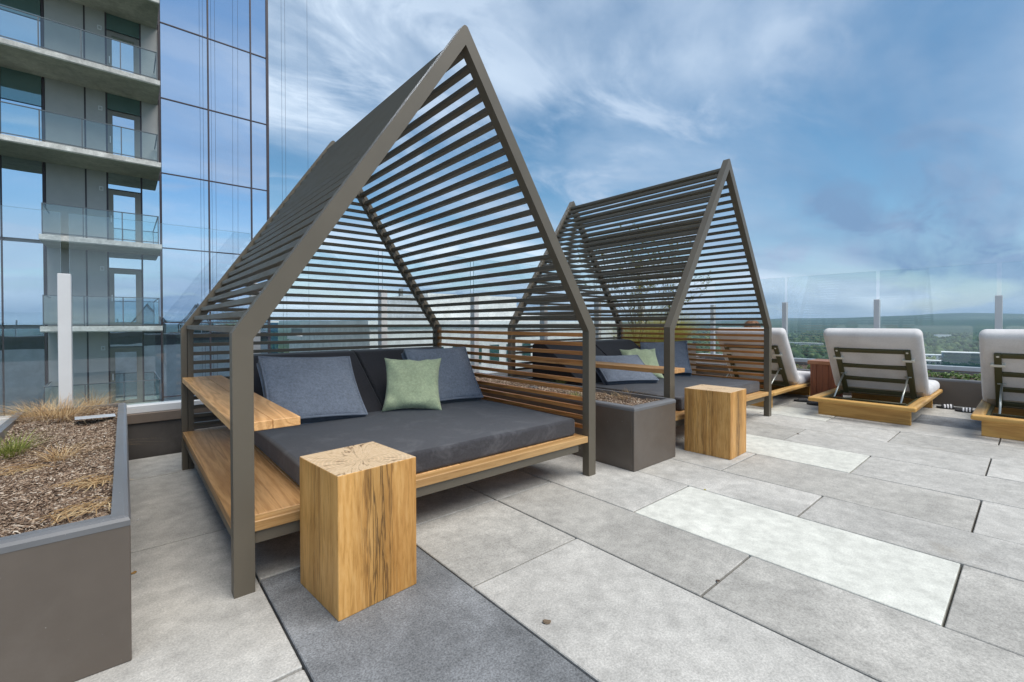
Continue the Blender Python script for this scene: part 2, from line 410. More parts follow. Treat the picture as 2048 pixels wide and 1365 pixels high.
# stump: long grain sides with cracks, end grain top
def stump_side():
    mt, N, L, B = newmat('oak block side')
    v = coords(N, L, (1, 1, 0.10), 23.0)
    v2 = coords(N, L, (1, 1, 0.034), 23.0)
    fib = noise(N, L, v, 75, 5, 0.7, 0.3)
    wav = noise(N, L, v2, 9, 4, 0.6, 1.2)
    base = ramp(N, L, fib, [(0.28, (0.44, 0.215, 0.05)), (0.5, (0.67, 0.355, 0.105)), (0.75, (0.78, 0.47, 0.18))])
    base = mixc(N, L, base, ramp(N, L, wav, [(0.33, (0.70, 0.60, 0.45)), (0.55, G(1.0)), (0.75, (1.12, 1.1, 1.05))]), 0.9, 'MULTIPLY')
    # checks: thin dark wandering lines gathered in bands
    cr = noise(N, L, v2, 52, 3, 0.62, 0.7)
    sb = N.new('ShaderNodeMath'); sb.operation = 'SUBTRACT'; sb.inputs[1].default_value = 0.5; L.new(cr, sb.inputs[0])
    ab = N.new('ShaderNodeMath'); ab.operation = 'ABSOLUTE'; L.new(sb.outputs[0], ab.inputs[0])
    line = ramp(N, L, ab.outputs[0], [(0.0, G(1)), (0.014, G(0.9)), (0.034, G(0))])
    t = N.new('ShaderNodeTexCoord'); s3 = N.new('ShaderNodeSeparateXYZ'); L.new(t.outputs['Object'], s3.inputs[0])
    vb = coords(N, L, (1, 1, 0.25), 5.0)
    bn = noise(N, L, vb, 3.2, 3, 0.55)
    # band hugging the middle of each face
    def band(o):
        a = N.new('ShaderNodeMath'); a.operation = 'ABSOLUTE'; L.new(o, a.inputs[0])
        return ramp(N, L, a.outputs[0], [(0.02, G(1)), (0.085, G(0.0))])
    mxb = N.new('ShaderNodeMath'); mxb.operation = 'MAXIMUM'
    yb = N.new('ShaderNodeMath'); yb.operation = 'MULTIPLY'; yb.inputs[1].default_value = 0.35; L.new(band(s3.outputs[1]), yb.inputs[0])
    L.new(band(s3.outputs[0]), mxb.inputs[0]); L.new(yb.outputs[0], mxb.inputs[1])
    ad = N.new('ShaderNodeMath'); ad.operation = 'MULTIPLY_ADD'; ad.inputs[1].default_value = 0.75; L.new(mxb.outputs[0], ad.inputs[0]); L.new(ramp(N, L, bn, [(0.5, G(0)), (0.75, G(0.5))]), ad.inputs[2])
    mk = N.new('ShaderNodeMath'); mk.operation = 'MULTIPLY'; mk.use_clamp = True; L.new(line, mk.inputs[0]); L.new(ad.outputs[0], mk.inputs[1])
    base = mixc(N, L, base, (0.30, 0.165, 0.045), ramp(N, L, ad.outputs[0], [(0.25, G(0)), (1, G(0.5))]))
    base = mixc(N, L, base, (0.075, 0.036, 0.012), mk.outputs[0])
    L.new(base, B.inputs['Base Color']); B.inputs['Roughness'].default_value = 0.5
    hh = N.new('ShaderNodeMath'); hh.operation = 'SUBTRACT'; hh.inputs[0].default_value = 1.0; L.new(mk.outputs[0], hh.inputs[1])
    bump(N, L, B, hh.outputs[0], 0.8, 0.004)
    return mt
def stump_top():
    mt, N, L, B = newmat('oak block end grain')
    t = N.new('ShaderNodeTexCoord'); s3 = N.new('ShaderNodeSeparateXYZ')
    mpn = N.new('ShaderNodeMapping'); mpn.inputs['Location'].default_value = (0.012, 0.055, 0); L.new(t.outputs['Object'], mpn.inputs[0])
    L.new(mpn.outputs[0], s3.inputs[0])
    at2 = N.new('ShaderNodeMath'); at2.operation = 'ARCTAN2'; L.new(s3.outputs[1], at2.inputs[0]); L.new(s3.outputs[0], at2.inputs[1])
    ln = N.new('ShaderNodeVectorMath'); ln.operation = 'LENGTH'
    flat = N.new('ShaderNodeCombineXYZ'); L.new(s3.outputs[0], flat.inputs[0]); L.new(s3.outputs[1], flat.inputs[1]); L.new(flat.outputs[0], ln.inputs[0])
    cs = N.new('ShaderNodeMath'); cs.operation = 'COSINE'; L.new(at2.outputs[0], cs.inputs[0])
    sn = N.new('ShaderNodeMath'); sn.operation = 'SINE'; L.new(at2.outputs[0], sn.inputs[0])
    cb = N.new('ShaderNodeCombineXYZ'); L.new(cs.outputs[0], cb.inputs[0]); L.new(sn.outputs[0], cb.inputs[1])
    mr = N.new('ShaderNodeMath'); mr.operation = 'MULTIPLY'; mr.inputs[1].default_value = 1.6; L.new(ln.outputs['Value'], mr.inputs[0]); L.new(mr.outputs[0], cb.inputs[2])
    ray = noise(N, L, cb.outputs[0], 3.6, 2, 0.5, 0.5)
    sb = N.new('ShaderNodeMath'); sb.operation = 'SUBTRACT'; sb.inputs[1].default_value = 0.5; L.new(ray, sb.inputs[0])
    ab = N.new('ShaderNodeMath'); ab.operation = 'ABSOLUTE'; L.new(sb.outputs[0], ab.inputs[0])
    line = ramp(N, L, ab.outputs[0], [(0.0, G(1)), (0.010, G(0.85)), (0.026, G(0))])
    fine = noise(N, L, cb.outputs[0], 30.0, 4, 0.6)
    rings = N.new('ShaderNodeMath'); rings.operation = 'MULTIPLY'; rings.inputs[1].default_value = 420.0; L.new(ln.outputs['Value'], rings.inputs[0])
    rs = N.new('ShaderNodeMath'); rs.operation = 'SINE'; L.new(rings.outputs[0], rs.inputs[0])
    base = ramp(N, L, fine, [(0.3, (0.56, 0.39, 0.22)), (0.5, (0.68, 0.50, 0.31)), (0.75, (0.76, 0.60, 0.42))])
    base = mixc(N, L, base, ramp(N, L, rs.outputs[0], [(0.0, G(0.86)), (1.0, G(1.04))]), 0.8, 'MULTIPLY')
    v = coords(N, L, rnd=3.0)
    mk = noise(N, L, v, 9, 3, 0.5)
    mm = N.new('ShaderNodeMath'); mm.operation = 'MULTIPLY'; L.new(line, mm.inputs[0]); L.new(ramp(N, L, mk, [(0.42, G(0.06)), (0.60, G(1))]), mm.inputs[1])
    base = mixc(N, L, base, (0.15, 0.08, 0.035), mm.outputs[0])
    L.new(base, B.inputs['Base Color']); B.inputs['Roughness'].default_value = 0.6
    return mt
M['stump'] = stump_side(); M['stump_top'] = stump_top()

# ------------------------------------------------------------------ far land, seen over the fence
ZG = -70.0
def land_mat():
    mt, N, L, B = newmat('wooded land')
    v = coords(N, L)
    a = noise(N, L, v, 0.0011, 5, 0.6, 0.5); b = noise(N, L, v, 0.012, 6, 0.7); c = noise(N, L, v, 0.02, 4, 0.75)
    base = ramp(N, L, a, [(0.3, (0.020, 0.048, 0.024)), (0.55, (0.032, 0.068, 0.030)), (0.7, (0.075, 0.105, 0.05))])
    base = mixc(N, L, base, ramp(N, L, b, [(0.3, G(0.45)), (0.7, G(1.5))]), 0.9, 'MULTIPLY')
    base = mixc(N, L, base, (0.42, 0.41, 0.38), ramp(N, L, c, [(0.66, G(0)), (0.72, G(0.85))]))
    L.new(base, B.inputs['Base Color']); B.inputs['Roughness'].default_value = 1.0; B.inputs['Specular IOR Level'].default_value = 0.1
    return mt
M['land'] = land_mat()
def terrain():
    # polar sheet: flat land with low ridges towards the horizon
    rs = [0, 150, 300, 600, 1000, 1600, 2400, 3300, 4200, 5000, 5800, 6500, 7200, 7900, 8600, 9300, 10000, 11000, 12000]
    na = 180
    vs_ = [(0, 0, ZG)]; fs = []
    for i, r in enumerate(rs[1:]):
        for j in range(na):
            a = 2*PI*j/na
            x, y = r*math.sin(a), r*math.cos(a)
            t = max(0, (r-3500)/5000)
            rid = (0.55+0.30*math.sin(a*5+0.6)+0.16*math.sin(a*13+r*0.0009)+0.10*math.sin(a*31+r*0.002)+0.05*math.sin(a*67+r*.004))
            h = min(t, 1.0)**1.3*(50+84*max(0, rid)+46*math.exp(-((a-1.50)/.13)**2)+24*math.exp(-((a-1.24)/.06)**2)) + 10*math.sin(r*0.003+a*9)*min(1, r/3000)
            vs_.append((x, y, ZG+(h if r > 900 else 0)))
    for j in range(na): fs.append((0, 1+j, 1+(j+1) % na))
    for i in range(len(rs)-2):
        for j in range(na):
            a0 = 1+i*na; a1 = a0+na
            fs.append((a0+j, a1+j, a1+(j+1) % na, a0+(j+1) % na))
    me = bpy.data.meshes.new('ground'); me.from_pydata(vs_, [], fs); me.materials.append(M['land'])
    me.polygons.foreach_set('use_smooth', [True]*len(fs))
    return kind(link(bpy.data.objects.new('ground', me)), 'structure')
terrain()

def canopy():
    # tree crowns of the far woodland: bumpy blobs, many in one mass
    bm = bmesh.new(); bmesh.ops.create_icosphere(bm, subdivisions=2, radius=1.0)
    V0 = np.array([v.co[:] for v in bm.verts]); F0 = np.array([[v.index for v in f.verts] for f in bm.faces]); bm.free()
    pts = []
    def ok(x, y):
        for (bx, by, br) in CLEAR:
            if (x-bx)**2+(y-by)**2 < br*br: return False
        return True
    while len(pts) < 8500:
        ang = R(random.uniform(48, 93)); d = 420*(9.0**random.random())
        x, y = d*math.sin(ang), d*math.cos(ang)
        if ok(x, y): pts.append((x, y))
    while len(pts) < 9500:
        ang = R(random.uniform(8, 46)); d = 260*(5.5**random.random())
        x, y = d*math.sin(ang), d*math.cos(ang)
        if ok(x, y): pts.append((x, y))
    n = len(pts); nv = len(V0)
    P = np.array(pts); s = rng.uniform(4.0, 9.0, n); h = s*rng.uniform(0.75, 1.15, n)
    jit = 1+0.28*rng.standard_normal((n, nv, 1)).clip(-1.3, 1.3)
    V = V0[None]*jit
    V[..., 0] *= s[:, None]; V[..., 1] *= s[:, None]; V[..., 2] *= h[:, None]
    V[..., 0] += P[:, 0:1]; V[..., 1] += P[:, 1:2]; V[..., 2] += (ZG+h*0.75)[:, None]
    F = (F0[None]+(np.arange(n)*nv)[:, None, None]).reshape(-1, 3)
    V = V.reshape(-1, 3)
    me = bpy.data.meshes.new('woodland'); me.vertices.add(len(V)); me.vertices.foreach_set('co', V.ravel().astype(np.float32))
    me.loops.add(F.size); me.loops.foreach_set('vertex_index', F.ravel().astype(np.int32))
    me.polygons.add(len(F)); me.polygons.foreach_set('loop_start', np.arange(0, F.size, 3, dtype=np.int32))
    me.update(calc_edges=True)
    me.materials.append(island('far crown', [(0, (0.022, 0.05, 0.022)), (0.5, (0.04, 0.085, 0.032)), (0.85, (0.075, 0.125, 0.045)), (1, (0.12, 0.16, 0.06))], 0.95))
    o = link(bpy.data.objects.new('woodland', me))
    o['label'] = 'far woodland of green tree crowns spread across the plain'; o['category'] = 'woodland'
    return kind(o, 'stuff')
CLEAR = []

# ---- far buildings
def pix_ground(u, v, z=ZG):
    d = fw + r2*((u-1024)/902.64) - u2*((v-655.84)/902.64)
    t = (z-EYE)/d.z
    return Vector((0, 0, EYE)) + d*t
def facade_windows(b, x0, x1, y, z0, z1, nx, nz, wf, hf, mat, name='window'):
    dx = (x1-x0)/nx; dz = (z1-z0)/nz
    me = MB().box(-dx*wf/2, dx*wf/2, -0.06, 0.06, -dz*hf/2, dz*hf/2).mesh('window', mat)
    for i in range(nx):
        for k in range(nz):
            place(me, name, b, (x0+dx*(i+.5), y, z0+dz*(k+.5)))
def far_building(name, label, loc, rz, w, d, h, wall, win, nx, nz, wf=.6, hf=.5, roof=None, extra=None, group=None):
    b = thing(name, label, 'building', loc, rz, group)
    box('wall', -w/2, w/2, -d/2, d/2, 0, h, wall, b)
    rf = box('roof', -w/2-.2, w/2+.2, -d/2-.2, d/2+.2, h, h+0.5, roof or M['roofw'], b)
    if nx: facade_windows(b, -w/2*.94, w/2*.94, -d/2-0.05, h*0.04, h*0.97, nx, nz, wf, hf, win)
    if extra:
        for (x0, x1, y0, y1, hh) in extra: box('roof_unit', x0, x1, y0, y1, h+0.5, h+0.5+hh, wall, rf)
    return b
def dirpos(px, dist, z=0.0):
    d = fw + r2*((px-1024)/902.64); d.z = 0; d.normalize()
    # dist is depth along the view
    k = dist/max(0.05, d.dot(Vector((fw.x, fw.y, 0)).normalized()))
    return Vector((d.x*k, d.y*k, z))

# ------------------------------------------------------------------ terrace
TX0, TX1, TY0, TY1 = -18.0, 9.12, -9.0, 4.62
ter = kind(box('terrace_floor', TX0, TX1, TY0, TY1, -0.5, -0.042, M['sub']), 'structure')
host = thing('terrace_building', 'pale block below that carries the roof terrace', 'building', (0, 0, 0))
box('wall', TX0+.02, TX1+0.1, TY0+.02, TY1+0.1, ZG, -0.5, M['white_wall'], host)
kind(box('rear_paving', TX0, TX1, TY0, -1.62, -0.0415, 0.0, M['terrace']), 'structure')
kind(box('side_paving', TX0, -1.435, -1.62, TY1, -0.0415, 0.0, M['terrace']), 'structure')

PX = [-1.43, -.82, -.21, .401, 1.019, 1.631, 2.087, 2.69, 3.127, 3.738, 4.346, 4.94, 5.51, 6.12, 6.73, 7.34, 7.95, 8.56, 9.10]
phase = {-1.43: .82, -.82: .2, -.21: .2, .401: .80, 1.019: .204, 1.631: .815, 2.087: .2, 2.69: .818, 3.127: .2, 3.738: .824, 4.346: .215, 4.94: .827, 5.51: .2, 6.12: .83, 6.73: .2, 7.34: .83, 7.95: .2, 8.56: .83}
white = {(2.087, .2), (3.738, .824), (5.51, 1.42)}
dark = {(.401, .80), (6.12, -.39)}
pcache = {}
for i in range(len(PX)-1):
    x0, x1 = PX[i], PX[i+1]
    if x0 == -.21: phase[x0] = .2
    ys = [phase[x0]+1.22*k for k in range(-2, 5)]
    ys = [y for y in ys if -1.8 < y < 4.45]
    if x0 == 1.019: ys = sorted(ys+[2.05])
    edges = [-1.6]+[y for y in ys if y > -1.5]+[4.45]
    for a, b in zip(edges[:-1], edges[1:]):
        if b-a < 0.05: continue
        key0 = round(a, 2)
        mat = M['paver'] if (hash((i*31+int(a*50))) % 3) else M['paver2']
        if x0 <= .0: mat = M['paver']
        if any(abs(x0-w[0]) < .01 and abs(a-w[1]) < .04 for w in white): mat = M['paver_white']
        if any(abs(x0-w[0]) < .01 and abs(a-w[1]) < .04 for w in dark): mat = M['paver_dark']
        w_, h_ = x1-x0-0.008, b-a-(0.014 if x0 < 0.3 else 0.009)
        k = (round(w_, 4), round(h_, 4), mat.name)
        if k not in pcache:
            pcache[k] = MB().box(-w_/2, w_/2, -h_/2, h_/2, -0.04, 0).mesh('paver', mat, bev=0.003)
        place(pcache[k], 'paver', ter, ((x0+x1)/2, (a+b)/2, random.uniform(-0.0012, 0.0008)), (random.uniform(-.0012, .0012), random.uniform(-.0012, .0012), 0))

# ------------------------------------------------------------------ cabana
W, K, KI, A, AI, LW, LD, DEP = 2.110, 0.9895, 0.9668, 2.577, 2.471, 0.0698, 0.0546, 1.9453
hw = W/2
APX = 0.012
def frame_parts(b, y0, y1, split=False):
    """legs and rafters of a portal frame; split frames show a seam down the middle of each face"""
    def quadset(o, i_):
        # o / i_ : (leg offset, knee z, apex z) for outer and inner edge
        (lo, ko, ao), (li, ki, ai) = o, i_
        return dict(
            legL=[(lo, 0), (li, 0), (li, ki), (lo, ko)], legR=[(W-li, 0), (W-lo, 0), (W-lo, ko), (W-li, ki)],
            rafL=[(lo, ko), (li, ki), (hw, ai), (hw, ao), (hw-APX if ao > 2.56 else hw, ao)] if ao <= 2.56 else [(lo, ko), (li, ki), (hw, ai), (hw, ao-0.006), (hw-APX, ao-0.010)],
            rafR=[(W-li, ki), (W-lo, ko), (hw, ao), (hw, ai)] if ao <= 2.56 else [(W-li, ki), (W-lo, ko), (hw+APX, ao-0.010), (hw, ao-0.006), (hw, ai)])
    sets = []
    if not split: sets = [((0, K, A), (LW, KI, AI))]
    else:
        m1, m2 = 0.47, 0.52
        f = lambda t: (LW*t, K+(KI-K)*t, A+(AI-A)*t)
        sets = [(f(0), f(m1)), (f(m2), f(1))]
    for si, (o, i_) in enumerate(sets):
        q = quadset(o, i_)
        for nm, key in (('leg', 'legL'), ('leg', 'legR'), ('rafter', 'rafL'), ('rafter', 'rafR')):
            poly = q[key]
            # remove duplicate points
            pp = []
            for p_ in poly:
                if not pp or (abs(p_[0]-pp[-1][0])+abs(p_[1]-pp[-1][1])) > 1e-5: pp.append(p_)
            MB().prism(pp, y0, y1).build(nm, M['bronze'], b)
    if split:
        f = lambda t: (LW*t, K+(KI-K)*t, A+(AI-A)*t)
        q = quadset(f(0.40), f(0.6))
        mb = MB()
        for key in q: mb.prism(q[key], y0+0.012, y1-0.012)
        mb.build('seam_core', M['groove'], b)

def cushion_mesh(sx, sy, sz, bevel, mat, name, puff=0.0):
    bm = bmesh.new(); bmesh.ops.create_cube(bm, size=1.0)
    bmesh.ops.scale(bm, vec=(sx, sy, sz), verts=bm.verts)
    bmesh.ops.bevel(bm, geom=bm.edges[:], offset=bevel, segments=6, profile=0.5, affect='EDGES', clamp_overlap=True)
    bmesh.ops.subdivide_edges(bm, edges=[e for e in bm.edges if e.calc_length() > 0.2], cuts=6, use_grid_fill=True)
    for v in bm.verts:
        u = v.co.x/(sx/2); w_ = v.co.y/(sy/2)
        v.co.z += math.copysign(1, v.co.z)*puff*max(0, 1-u*u)*max(0, 1-w_*w_)
    me = bpy.data.meshes.new(name); bm.to_mesh(me); bm.free(); me.materials.append(mat)
    me.polygons.foreach_set('use_smooth', [True]*len(me.polygons)); me.update()
    return me
def make_cabana():
    b = thing('slatted_cabana', '', 'cabana', (0.3035, 1.9401, 0))
    frame_parts(b, 0, LD)
    frame_parts(b, DEP, DEP+LD, split=True)
    # roof slats along y
    sl = 1.906; ang = math.atan2(A-K, hw)
    ux, uz = math.cos(ang), math.sin(ang)
    y0, y1 = LD-0.004, DEP+0.004
    slat = MB().box(-0.020, 0.020, 0, y1-y0, -0.0135, 0.0135).mesh('roof_slat', M['bronze'], bev=0.002)
    n = 24
    for k in range(n):
        z = 1.001+k*0.0640
        t = (z-(K+KI)/2)/uz
        x = LW*0.5+t*ux*1.0
        # keep slats centred in the depth of the rafter
        xo = (z-K)/(A-K)*hw; xi = LW+(z-KI)/(AI-KI)*(hw-LW)
        x = xo*0.5+xi*0.5
        if x > hw-0.02: break
        place(slat, 'roof_slat', b, (x, y0, z))
        place(slat, 'roof_slat', b, (W-x, y0, z))
    ridge = None
    # back gable slats along x
    z = 0.30; 
    zz = []
    while z < 2.40: zz.append(z); z += 0.0640
    for z in [0.939+0.0632*k for k in range(-10, 24)]:
        if z < 0.30 or z > 2.42: continue
        if z <= K: xl = LW*0.5
        else: xl = 0.5*(z-K)/(A-K)*hw+0.5*(LW+(z-KI)/(AI-KI)*(hw-LW))
        if hw-xl < 0.05: continue
        MB().box(xl, W-xl, DEP+0.014, DEP+0.040, z-0.0125, z+0.0125).build('gable_slat', M['bronze'], b, bev=0.002)
    # timber side slats below the knee on the right
    ws = MB().box(-0.011, 0.011, 0, y1-y0, -0.0135, 0.0135).mesh('side_slat', M['teak_dark_y'], bev=0.002)
    for k in range(12):
        z = 0.943-k*0.0627
        if z < 0.27: break
        place(ws, 'side_slat', b, (W-LW*0.52, y0, z))
    # platform
    d0 = 0.003
    for (x0, x1) in ((0.004, 0.298), (0.3, 0.70), (0.703, 1.06), (1.063, 1.42), (1.423, 1.78), (1.783, 2.037)):
        box('deck_board', x0, x1, 0.072, DEP+LD-0.01, 0.229, 0.268, M['teak_y'], b, bev=0.002)
    box('deck_edge_board', 0.004, 2.037, d0, 0.069, 0.228, 0.2685, M['teak_x'], b, bev=0.003)
    box('apron', LW+0.002, W-LW-0.085, 0.016, 0.05, 0.178, 0.2275, M['bronze'], b, bev=0.002)
    box('apron', LW+0.002, W-LW-0.002, DEP+0.005, DEP+0.045, 0.178, 0.2275, M['bronze'], b, bev=0.002)
    box('apron', 0.012, 0.05, LD+0.003, DEP-0.003, 0.178, 0.2275, M['bronze'], b, bev=0.002)
    box('apron', W-0.12, W-0.08, LD+0.003, DEP-0.003, 0.178, 0.2275, M['bronze'], b, bev=0.002)
    # side shelf, two boards
    box('shelf_board', 0.004, 0.135, 0.003, DEP+0.01, 0.614, 0.649, M['teak_y'], b, bev=0.002)
    box('shelf_board', 0.1365, 0.237, 0.003, DEP+0.01, 0.614, 0.649, M['teak_y'], b, bev=0.002)
    # mattress
    mx0, mx1 = 0.302, 1.995
    me = cushion_mesh(mx1-mx0, 1.86, 0.112, 0.020, M['charcoal'], 'mattress', 0.006)
    for v in me.vertices:
        if v.co.z > 0.04: v.co.z += 0.004*math.sin(v.co.x*4.1+1)*math.sin(v.co.y*3.3)+0.002*math.sin(v.co.x*11+v.co.y*7)
    wnorm(place(me, 'mattress', b, ((mx0+mx1)/2, 0.075+0.93, 0.2695+0.056)))
    # wedge back cushions
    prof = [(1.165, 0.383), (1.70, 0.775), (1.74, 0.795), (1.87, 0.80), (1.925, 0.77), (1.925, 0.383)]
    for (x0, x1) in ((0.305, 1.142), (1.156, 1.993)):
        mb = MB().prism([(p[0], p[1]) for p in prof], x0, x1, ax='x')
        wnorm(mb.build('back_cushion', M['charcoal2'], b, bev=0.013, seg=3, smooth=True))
    return b

def auto_smooth_flat(o): pass

cab = make_cabana()
tag(cab, 'nearest bronze gabled cabana daybed with slatted roof, beside the left planter', 'cabana', 'slatted daybed cabanas')
cab2 = copy_tree(cab)
cab2.location = (0.3035+2.9846, 1.9401-0.0436, 0)
tag(cab2, 'farther bronze gabled cabana daybed, between the middle planter and the loungers', 'cabana', 'slatted daybed cabanas')

# ------------------------------------------------------------------ pillows
def pillow_mesh(name, w, h, t, mats, edge=0.012, gusset=0.0, seed=1, pinch=0.10, wr=0.006):
    """soft cushion in local xz plane: x width, z height, y thickness (front is -y)"""
    rd = np.random.default_rng(seed)
    n = 22
    ph = rd.uniform(0, 6.28, 8); fr = rd.uniform(7, 20, 8); dr = rd.uniform(0, PI, 8)
    vs_ = []; fs = []; mi = []
    def prof(u, v):
        a = max(0.0, 1-abs(u)**2.6); b_ = max(0.0, 1-abs(v)**2.6)
        return (a*b_)**0.55
    def pt(u, v, side):
        # concave outline: sides pulled in between the corners
        px = u*(1-pinch*(1-v*v)*abs(u)**2); pz = v*(1-pinch*(1-u*u)*abs(v)**2)
        x = px*w/2; z = pz*h/2
        y = gusset/2+t/2*prof(u, v)
        wrk = 0
        for k in range(8):
            wrk += math.sin((x*math.cos(dr[k])+z*math.sin(dr[k]))*fr[k]/0.35+ph[k])
        edgew = (1-prof(u, v))*prof(u, v)*4
        y += wr*wrk/4*(0.35+edgew)*(prof(u, v) > 0.02)
        return (x, -y if side == 0 else y, z)
    idx = {}
    for side in (0, 1):
        for i in range(n+1):
            for j in range(n+1):
                u = -1+2*i/n; v = -1+2*j/n
                # denser near the border
                u = math.copysign(abs(u)**0.8, u); v = math.copysign(abs(v)**0.8, v)
                idx[side, i, j] = len(vs_); vs_.append(pt(u, v, side))
        for i in range(n):
            for j in range(n):
                q = (idx[side, i, j], idx[side, i+1, j], idx[side, i+1, j+1], idx[side, i, j+1])
                fs.append(q if side == 0 else q[::-1]); mi.append(0)
    ring = [(i, 0) for i in range(n)]+[(n, j) for j in range(n)]+[(i, n) for i in range(n, 0, -1)]+[(0, j) for j in range(n, 0, -1)]
    for a in range(len(ring)):
        p, q = ring[a], ring[(a+1) % len(ring)]
        fs.append((idx[(0,)+p], idx[(1,)+p], idx[(1,)+q], idx[(0,)+q])); mi.append(1 if len(mats) > 1 else 0)
    me = bpy.data.meshes.new(name); me.from_pydata(vs_, [], fs)
    for mt in mats: me.materials.append(mt)
    me.polygons.foreach_set('material_index', mi)
    me.polygons.foreach_set('use_smooth', [True]*len(fs)); me.update()
    loops = [[vs_[idx[(s_,)+p]] for p in ring] for s_ in (0, 1)]
    return me, loops
def orient(o, base, xdir, tilt_dir):
    """place with local x along xdir and local z along tilt_dir, base = middle of bottom edge"""
    x = Vector(xdir).normalized(); z = Vector(tilt_dir); z = (z-x*z.dot(x)).normalized(); y = z.cross(x)
    mt = Matrix((x, y, z)).transposed().to_4x4(); mt.translation = Vector(base)+z*0
    o.matrix_world = mt
def blue_pillow(label, base, xdir, tdir, w=0.56, h=0.50, seed=1):
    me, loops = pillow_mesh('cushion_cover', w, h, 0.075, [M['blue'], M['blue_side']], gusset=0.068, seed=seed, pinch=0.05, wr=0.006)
    t = thing('throw_pillow', label, 'pillow', group='slate blue throw pillows')
    orient(t, base, xdir, tdir)
    c = place(me, 'cover', t, (0, 0, h/2))
    for lp in loops:
        MB().tube([Vector(p)+Vector((0, 0, h/2)) for p in lp]+[Vector(lp[0])+Vector((0, 0, h/2))], 0.008, 6, caps=False).build('piping', M['blue_pipe'], t, smooth=True)
    return t
def green_pillow(label, base, xdir, tdir, seed=1):
    me, loops = pillow_mesh('throw_pillow', 0.43, 0.43, 0.15, [M['green']], gusset=0.006, seed=seed, pinch=0.12, wr=0.012)
    for v in me.vertices: v.co.z += 0.215
    o = link(bpy.data.objects.new('throw_pillow', me))
    orient(o, base, xdir, tdir)
    return tag(o, label, 'pillow', 'sage green throw pillows')
blue_pillow('blue linen pillow leaning beside the wooden shelf in the nearest cabana', (0.955, 3.01, 0.395), (0.47, -0.015, -0.022), (0.05, 0.56, 0.52), 0.60, 0.54, 3)
blue_pillow('blue linen pillow behind the green pillow in the nearest cabana', (1.98, 3.05, 0.392), (0.98, -0.10, 0.0), (-0.07, 0.40, 0.52), 0.56, 0.50, 8)
green_pillow('green pillow leaning on a blue pillow in the nearest cabana', (1.585, 2.955, 0.385), (0.84, -0.46, -0.02), (0.22, 0.36, 0.72), 5)
DX, DY = 2.9846, -0.0436
blue_pillow('blue linen pillow lying low at the left of the farther cabana daybed', (1.02+DX, 2.78+DY, 0.395), (0.85, -0.45, 0.0), (0.25, 0.62, 0.34), 0.58, 0.50, 13)
blue_pillow('blue linen pillow propped up against the far timber slats of the farther cabana', (1.98+DX, 2.95+DY, 0.395), (0.55, -0.80, 0.05), (0.30, 0.45, 0.52), 0.56, 0.50, 21)
green_pillow('green pillow between two blue ones in the farther cabana', (1.50+DX, 2.93+DY, 0.387), (0.75, -0.60, 0.02), (0.20, 0.45, 0.55), 9)

# ------------------------------------------------------------------ oak block side tables
def stump(label, cx, cy, sx, sy, h, rz):
    bm = bmesh.new(); bmesh.ops.create_cube(bm, size=1.0)
    bmesh.ops.scale(bm, vec=(sx, sy, h), verts=bm.verts); bmesh.ops.translate(bm, vec=(0, 0, h/2), verts=bm.verts)
    bmesh.ops.bevel(bm, geom=bm.edges[:], offset=0.0035, segments=2, profile=0.5, affect='EDGES')
    me = bpy.data.meshes.new('oak_block'); bm.to_mesh(me); bm.free()
    me.materials.append(M['stump']); me.materials.append(M['stump_top'])
    for p in me.polygons: p.material_index = 1 if p.normal.z > 0.8 else 0
    o = link(bpy.data.objects.new('oak_block_table', me)); o.location = (cx, cy, 0); o.rotation_euler = (0, 0, rz)
    return tag(o, label, 'side table', 'oak block side tables')
stump('nearer cracked oak block side table, standing on the charcoal paver', 0.693, 1.737, 0.317, 0.337, 0.502, R(5.2))
stump('farther oak block side table in front of the second cabana', 3.566, 1.665, 0.308, 0.360, 0.503, R(2.2))

# ------------------------------------------------------------------ planters
def chips(x0, x1, y0, y1, zf, n, lmin=0.004, lmax=0.018):
    """wood mulch: slivers lying at random"""
    P = np.stack([rng.uniform(x0, x1, n), rng.uniform(y0, y1, n)], 1)
    ln = rng.uniform(lmin, lmax, n); wd = ln*rng.uniform(.10, .38, n)+0.0012; az = rng.uniform(0, 2*PI, n); ti = rng.normal(0, .32, n); ro = rng.normal(0, .5, n)
    V = np.zeros((n, 8, 3)); 
    d = np.stack([np.cos(az)*np.cos(ti), np.sin(az)*np.cos(ti), np.sin(ti)], 1)
    s = np.stack([-np.sin(az)*np.cos(ro), np.cos(az)*np.cos(ro), np.sin(ro)], 1)
    u = np.cross(d, s)
    z = np.array([zf(a, b) for a, b in P])+rng.uniform(0.0, 0.010, n)
    c = np.concatenate([P, z[:, None]], 1)
    th = wd*0.3+0.0006
    k = 0
    for a in (-1, 1):
        for b in (-1, 1):
            for e_ in (-1, 1):
                V[:, k] = c+d*(ln/2*a)[:, None]+s*(wd/2*b*(1 if a < 0 else .6))[:, None]+u*(th/2*e_)[:, None]; k += 1
    Fq = np.array([(0,1,3,2),(4,6,7,5),(0,4,5,1),(2,3,7,6),(0,2,6,4),(1,5,7,3)])
    F = (Fq[None]+(np.arange(n)*8)[:, None, None]).reshape(-1, 4)
    return V.reshape(-1, 3), F
def np_mesh(name, V, F, mat):
    k = F.shape[1]
    me = bpy.data.meshes.new(name); me.vertices.add(len(V)); me.vertices.foreach_set('co', np.ascontiguousarray(V, dtype=np.float32).ravel())
    me.loops.add(F.size); me.loops.foreach_set('vertex_index', F.ravel().astype(np.int32))
    me.polygons.add(len(F)); me.polygons.foreach_set('loop_start', np.arange(0, F.size, k, dtype=np.int32))
    me.update(calc_edges=True); me.materials.append(mat)
    return me
